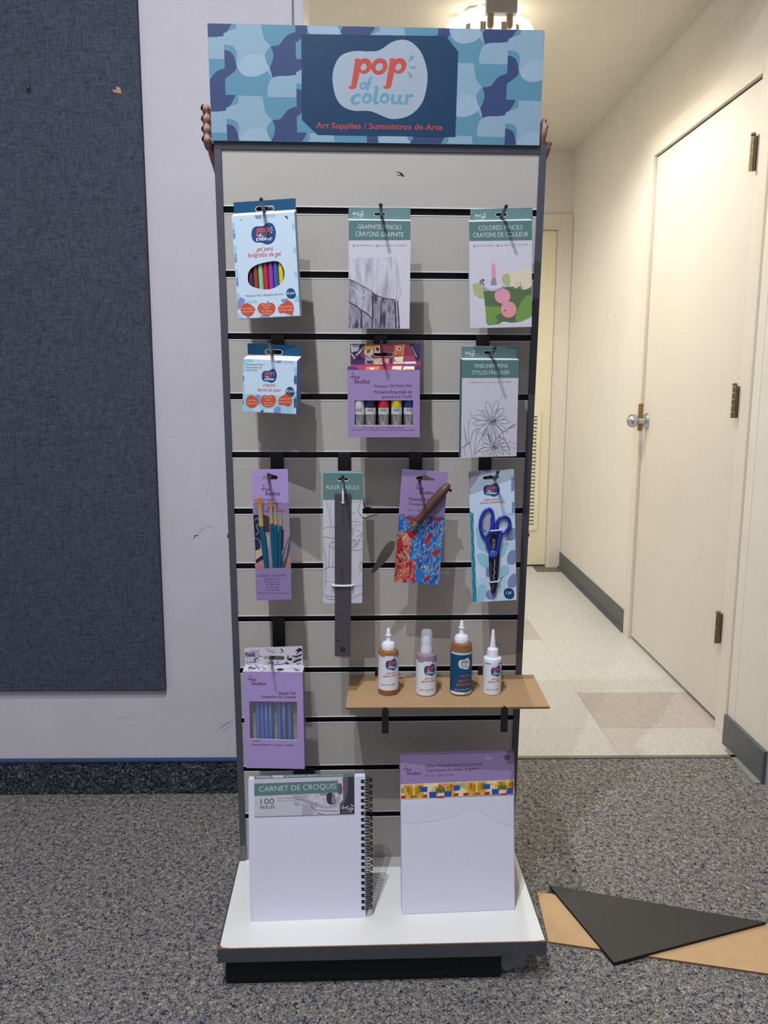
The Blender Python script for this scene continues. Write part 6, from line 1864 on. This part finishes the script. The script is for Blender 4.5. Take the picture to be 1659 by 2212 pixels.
b = Art(m, [(215, 200), (1310, 180), (1310, 216), (210, 236)], [(bx0, 0.0150, h + 0.0020), (bx1, 0.0150, h + 0.0020), (bx1, -0.0009, h + 0.0020), (bx0, -0.0009, h + 0.0020)], nrm=(0, 0, 1))
b.text('SKETCHBOOK | CARNET DE CROQUIS', 1185, 189, 552, 201, 20, 'p_white', 1)
b.rect(412, 203, 528, 226, 'p_white', 1)
for k in range(12):
    b.rect(425 + 8 * k, 206, 428 + 8 * k, 222, 'p_black', 2)
b.rect(228, 210, 395, 226, 'p_g2', 1)
m.build('cover_band', nb)
ring = None
for k in range(21):
    z = Z_(300 + 66.3 * k)
    if ring is None:
        r_ = MB()
        for dz in (-0.0022, 0.0022):
            r_.tube([(0.0105 * cos(an) , 0.0065 + 0.0115 * sin(an), dz + 0.004 * (an - pi) / pi * 0.8) for an in [2 * pi * q / 18 for q in range(18)]], 0.0008, 'wire_black', 6, closed=True)
        r_.box(-0.0118, -0.0062, -0.0009, -0.0002, -0.0032, 0.0032, 'p_black')
        ring = r_.build('spiral_ring', nb, (w / 2 + 0.0030, 0, z))
    else:
        o = ring.copy(); COL.objects.link(o); o.parent = nb; o.location = (w / 2 + 0.0030, 0, z)

cv_tilt = math.atan2(0.055, 0.312)
cv = thing('blank_canvas', 'blank white stretched canvas with a purple label band, right on the stand base', 'canvas', SP(0.1570, -0.2040, ZP), (-cv_tilt, 0, SYAW + 0.035))
w, h = 0.2300, 0.3165
m = MB(); m.box(-w / 2, w / 2, 0.0, 0.018, 0.0, h, 'canvas_white', 0.0015)
m.build('canvas_panel', cv)
QV = [(207, 205), (1475, 170), (1500, 1945), (245, 1990)]
c3 = [(-w / 2, -0.0008, h), (w / 2, -0.0008, h), (w / 2, -0.0008, 0), (-w / 2, -0.0008, 0)]
m = MB()
zb_ = h - (668 - 190) / 1780 * h
m.box(-w / 2 - 0.0012, w / 2 + 0.0012, -0.0008, -0.0002, zb_, h + 0.001, 'p_lilac')
m.box(-w / 2 - 0.0012, w / 2 + 0.0012, -0.0008, 0.0190, h + 0.0008, h + 0.0015, 'p_lilac')
m.box(-w / 2 - 0.0013, -w / 2 - 0.0006, -0.0008, 0.0190, zb_, h + 0.001, 'p_lilac')
a = Art(m, QV, c3)
a.hue(238, 308, 434, 415)
a.text('Gallery Wrapped Heavy Duty Canvas', 485, 342, 1118, 318, 44, 'p_plum', 3, bold=0.007); a.text('Toile Robuste Envelopée de galerie', 488, 392, 1080, 368, 42, 'p_plum', 3, bold=0.007); a.text('9 in × 12 in • 22,8 cm × 30,4 cm', 488, 440, 806, 428, 26, 'p_plum', 3)
a.shape([(1155, 215), (1235, 210), (1232, 245), (1165, 250)], 'p_lilac2', 2); a.shape([(1360, 195), (1440, 190), (1432, 245), (1372, 252)], 'p_g4', 2)
# painted strip
a.shape([(210, 522), (1482, 472), (1484, 632), (212, 690)], 'p_cream', 3)
rnd = random.Random(9)
def blk(x, y, w_, h_, c, k=4):
    yy = y - (x - 210) * 0.041
    a.shape([(x, yy), (x + w_, yy - w_ * 0.041), (x + w_ * 0.98, yy + h_), (x + 0.03 * w_, yy + h_ + 2)], c, k, clip=True)
for x0 in (210, 560, 910, 1250):
    for mx in (1, -1):
        f = lambda x, w_: (x0 + x) if mx == 1 else (x0 + 300 - x - w_)
        for x, y, w_, h_, c in ((40, 530, 100, 150, 'p_gold'), (10, 560, 40, 60, 'p_yellow'), (150, 560, 70, 80, 'p_yellow'), (70, 545, 30, 70, 'p_orange2'), (0, 650, 60, 30, 'p_crimson'), (110, 650, 50, 30, 'p_orange2')):
            blk(f(x, w_), y, w_, h_, c)
for x, y, w_, h_, c in ((435, 560, 75, 55, 'p_blue'), (800, 560, 75, 55, 'p_blue'), (1137, 560, 75, 55, 'p_blue'), (530, 620, 80, 65, 'p_blue'), (700, 620, 80, 60, 'p_blue'), (1230, 620, 80, 60, 'p_blue'), (1400, 620, 70, 60, 'p_blue'), (600, 585, 110, 50, 'p_leaf2'), (1300, 585, 100, 45, 'p_leaf2'), (610, 630, 90, 40, 'p_cream'), (1310, 630, 80, 45, 'p_cream'), (610, 672, 90, 18, 'p_crimson'), (1320, 672, 80, 18, 'p_crimson'), (570, 530, 60, 30, 'p_cream'), (680, 530, 50, 40, 'p_pink'), (840, 540, 50, 20, 'p_pink'), (880, 530, 60, 60, 'p_olive'), (220, 560, 24, 60, 'p_leaf')):
    blk(x, y, w_, h_, c, 5)
for i in range(60):
    x = rnd.uniform(215, 1450); y = 530 + rnd.uniform(0, 140) - (x - 210) * 0.041
    a.stroke([(x, y), (x + rnd.uniform(-25, 25), y + rnd.uniform(-14, 14))], rnd.uniform(3, 8), rnd.choice(['p_brown', 'p_crimson', 'p_leaf', 'p_dark', 'p_white', 'p_orange2']), 6, clip=True)
m.build('label_band', cv)
m = MB()
# torn edge of the thin clear wrap over the canvas face
xs = [225, 330, 480, 640, 760, 860, 930, 985, 1060, 1160, 1260, 1340, 1420, 1492]
ys = [935, 945, 940, 915, 885, 850, 800, 778, 800, 850, 920, 960, 985, 985]
a = Art(m, QV, [(-w / 2 - 0.0012, -0.0014, h), (w / 2 + 0.0012, -0.0014, h), (w / 2 + 0.0012, -0.0014, 0), (-w / 2 - 0.0012, -0.0014, 0)])
edge = smooth(list(zip(xs, ys)), 3, False)
a.shape([(222, 735), (430, 705), (600, 690), (900, 668), (1488, 640)] + edge[::-1], 'wrap_haze', 1)
a.stroke(edge, 2.5, 'p_white', 2, clip=True)  # highlight along the wrap's edge, painted as a white line
m.build('clear_wrap', cv)

# ================================================================== SHEETS ON THE CARPET
m = MB(); m.slab([(0.386, 1.686), (0.376, 1.521), (0.47, 1.4985), (0.79, 1.4215), (1.02, 1.366), (1.05, 1.519), (0.86, 1.567)], 0.0, 0.004, 'cardboard', 'cardboard_edge')
tag(m.build('cardboard_sheet'), 'brown cardboard sheet lying on the carpet under the black triangle', 'cardboard')
m = MB(); m.slab([(0.417, 1.7025), (0.491, 1.450), (0.852, 1.5665)], 0.0042, 0.0100, 'foam_black', 'foam_edge')
tag(m.build('foam_board_triangle'), 'black triangular foam board offcut on the floor beside the stand', 'foam board')

# ================================================================== PERSON BEHIND THE STAND
def capsules(chains, voxel, name, material, parent=None, smooth_it=4):
    """chains of (point, radius) -> one continuous skin"""
    bm = bmesh.new()
    for ch in chains:
        for i, (p, r) in enumerate(ch):
            mt = Matrix.Translation(p)
            bmesh.ops.create_icosphere(bm, subdivisions=2, radius=r, matrix=mt)
            if i:
                q, r0 = ch[i - 1]
                d = Vector(p) - Vector(q)
                if d.length > 1e-6:
                    M = Matrix.Translation((Vector(p) + Vector(q)) / 2) @ d.to_track_quat('Z', 'Y').to_matrix().to_4x4()
                    bmesh.ops.create_cone(bm, cap_ends=True, segments=14, radius1=r0, radius2=r, depth=d.length, matrix=M)
    me = bpy.data.meshes.new(name); bm.to_mesh(me); bm.free()
    o = bpy.data.objects.new(name, me); COL.objects.link(o)
    md = o.modifiers.new('r', 'REMESH'); md.mode = 'VOXEL'; md.voxel_size = voxel
    ms = o.modifiers.new('s', 'SMOOTH'); ms.iterations = smooth_it; ms.factor = 0.5
    dg = bpy.context.evaluated_depsgraph_get()
    me2 = bpy.data.meshes.new_from_object(o.evaluated_get(dg))
    o.modifiers.clear(); o.data = me2; me2.name = name
    me2.materials.clear(); me2.materials.append(MATS[material])
    me2.polygons.foreach_set('use_smooth', [True] * len(me2.polygons))
    if parent:
        o.parent = parent
    return o
PU, PB = -0.085, 0.30
V = lambda u, b, z: SP(u, b, z)
bodyL = []
head = [(V(PU, PB - 0.005, 1.555), 0.086), (V(PU, PB - 0.025, 1.505), 0.076), (V(PU, PB - 0.040, 1.462), 0.052)]
face_ = [[(V(PU, PB - 0.098, 1.535), 0.011), (V(PU, PB - 0.113, 1.508), 0.013)], [(V(PU - 0.082, PB, 1.525), 0.014), (V(PU - 0.084, PB, 1.50), 0.010)], [(V(PU + 0.082, PB, 1.525), 0.014), (V(PU + 0.084, PB, 1.50), 0.010)], [(V(PU - 0.018, PB - 0.090, 1.478), 0.009), (V(PU + 0.018, PB - 0.090, 1.478), 0.009)]]
torso = [(V(PU, PB, 1.40), 0.050), (V(PU, PB, 1.33), 0.095), (V(PU, PB, 1.20), 0.115), (V(PU, PB, 1.05), 0.105), (V(PU, PB, 0.90), 0.125)]
sh = [[(V(PU - 0.15, PB, 1.325), 0.052), (V(PU, PB, 1.335), 0.07), (V(PU + 0.15, PB, 1.325), 0.052)], [(V(PU - 0.06, PB, 1.24), 0.10), (V(PU + 0.06, PB, 1.24), 0.10)], [(V(PU - 0.07, PB, 0.88), 0.11), (V(PU + 0.07, PB, 0.88), 0.11)]]
legs = [[(V(PU + s * 0.085, PB, 0.86), 0.088), (V(PU + s * 0.092, PB - 0.01, 0.62), 0.070), (V(PU + s * 0.095, PB - 0.02, 0.47), 0.054), (V(PU + s * 0.097, PB, 0.33), 0.052), (V(PU + s * 0.10, PB + 0.01, 0.09), 0.036)] for s in (-1, 1)]
feet = [[(V(PU + s * 0.10, PB + 0.025, 0.042), 0.036), (V(PU + s * 0.105, PB - 0.08, 0.036), 0.033), (V(PU + s * 0.108, PB - 0.135, 0.030), 0.026)] for s in (-1, 1)]
armL = [(V(PU - 0.17, PB, 1.32), 0.050), (V(-0.265, 0.22, 1.20), 0.042), (V(-0.268, 0.15, 1.16), 0.037), (V(-0.258, 0.08, 1.33), 0.033), (V(-0.272, 0.02, 1.470), 0.025)]
armR = [(V(PU + 0.17, PB, 1.32), 0.050), (V(0.190, 0.22, 1.22), 0.042), (V(0.255, 0.16, 1.18), 0.037), (V(0.275, 0.08, 1.34), 0.033), (V(0.288, 0.01, 1.485), 0.025)]
palmL = [[(V(-0.272, 0.02, 1.470), 0.025), (V(-0.302, -0.015, 1.548), 0.019), (V(-0.3120, -0.045, 1.580), 0.0150), (V(-0.3140, -0.055, 1.612), 0.011)],
         [(V(-0.276, 0.01, 1.490), 0.022), (V(-0.3065, -0.045, 1.562), 0.0165), (V(-0.3130, -0.062, 1.580), 0.0125)]]
fingL = []
for k, (z, L) in enumerate(((1.6285, 0.040), (1.6105, 0.048), (1.5930, 0.044), (1.5760, 0.032))):
    fingL.append([(V(-0.3135, -0.050, 1.612 - 0.012 * k), 0.0100), (V(-0.3165, -0.082, z - 0.004), 0.0088), (V(-0.3165, -0.104, z), 0.0082), (V(-0.3155, -0.112 - 0.1 * (L - 0.04), z + 0.001), 0.0074)])
thumbL = [[(V(-0.300, -0.010, 1.530), 0.014), (V(-0.285, -0.004, 1.562), 0.0105), (V(-0.270, -0.028, 1.590), 0.0090), (V(-0.262, -0.048, 1.605), 0.0078)]]
palmR = [[(V(0.288, 0.01, 1.485), 0.025), (V(0.291, -0.030, 1.530), 0.018), (V(0.291, -0.060, 1.560), 0.0125)],
         [(V(0.290, 0.00, 1.500), 0.022), (V(0.293, -0.045, 1.542), 0.015), (V(0.2935, -0.066, 1.568), 0.011)]]
fingR = [[(V(0.2905, -0.058, 1.565), 0.0095), (V(0.2935, -0.082, 1.592), 0.0082), (V(0.2965, -0.094, 1.612), 0.0072), (V(0.2988, -0.098, 1.6215), 0.0052)],
         [(V(0.2915, -0.062, 1.558), 0.0095), (V(0.2958, -0.086, 1.580), 0.0084), (V(0.2988, -0.099, 1.600), 0.0074), (V(0.3010, -0.103, 1.6095), 0.0052)],
         [(V(0.2960, -0.045, 1.555), 0.0095), (V(0.3085, -0.066, 1.568), 0.0084), (V(0.3112, -0.080, 1.578), 0.0070), (V(0.3132, -0.085, 1.5860), 0.0050)],
         [(V(0.2895, -0.058, 1.542), 0.0090), (V(0.2900, -0.078, 1.556), 0.0078), (V(0.2910, -0.090, 1.566), 0.0066), (V(0.2920, -0.095, 1.572), 0.0052)]]
thumbR = [[(V(0.285, -0.02, 1.525), 0.014), (V(0.272, -0.012, 1.556), 0.0105), (V(0.258, -0.030, 1.585), 0.0090), (V(0.250, -0.048, 1.600), 0.0078)]]
person = capsules([head] + face_ + [torso] + sh + legs + feet + [armL, armR] + palmL + fingL + thumbL + palmR + fingR + thumbR, 0.0030, 'person', 'skin', None, 3)
tag(person, 'person behind the stand, only fingers with dark nails showing beside the sign', 'person')
def cloth(chains, grow):
    return [[(p, r + grow) for p, r in ch] for ch in chains]
capsules(cloth([torso[1:]] + sh + [armL[:2], armR[:2]], 0.012), 0.008, 't_shirt', 'shirt', person)
capsules(cloth([[(V(PU - 0.07, PB, 0.88), 0.11), (V(PU + 0.07, PB, 0.88), 0.11)]] + legs, 0.011), 0.008, 'trousers', 'jeans', person)
for f in feet:
    capsules(cloth([f], 0.004), 0.006, 'shoe', 'shoe', person)
capsules([[(V(PU, PB + 0.018, 1.568), 0.088), (V(PU, PB + 0.045, 1.50), 0.080), (V(PU, PB + 0.06, 1.40), 0.06)], [(V(PU - 0.075, PB + 0.03, 1.53), 0.03), (V(PU - 0.08, PB + 0.02, 1.40), 0.03)], [(V(PU + 0.075, PB + 0.03, 1.53), 0.03), (V(PU + 0.08, PB + 0.02, 1.40), 0.03)]], 0.007, 'hair', 'hair', person)
def nail(p, d, out, L, wd):
    """small curved plate on a fingertip"""
    d = Vector(d).normalized(); out = Vector(out).normalized()
    out = (out - d * out.dot(d)).normalized(); s = d.cross(out).normalized()
    m = MB(); m.sphere((0, 0, 0), 1.0, 'nail', 14)
    m.v = [tuple(Vector(p) + d * (v[0] * L * 0.5) + s * (v[1] * wd) + out * (v[2] * 0.0011 - 0.0016 * v[1] * v[1])) for v in m.v]
    m.build('fingernail', person)
for (z, L) in ((1.6285, 0.040), (1.6105, 0.048), (1.5930, 0.044), (1.5760, 0.032)):
    p = V(-0.3165, -0.110, z)
    o_ = (-UV * 0.9 + Vector((0, 0, 0.35))).normalized()
    nail(p + o_ * 0.0078, -BV, o_, 0.013, 0.0056)
for ch in fingR[:3]:
    p1, p0 = ch[-1][0], ch[-2][0]
    d = (p1 - p0).normalized()
    o_ = (UV - d * UV.dot(d)).normalized()
    nail(p1 + o_ * 0.0044 - d * 0.0005, d, o_ - BV * 0.3, 0.0080, 0.0042)
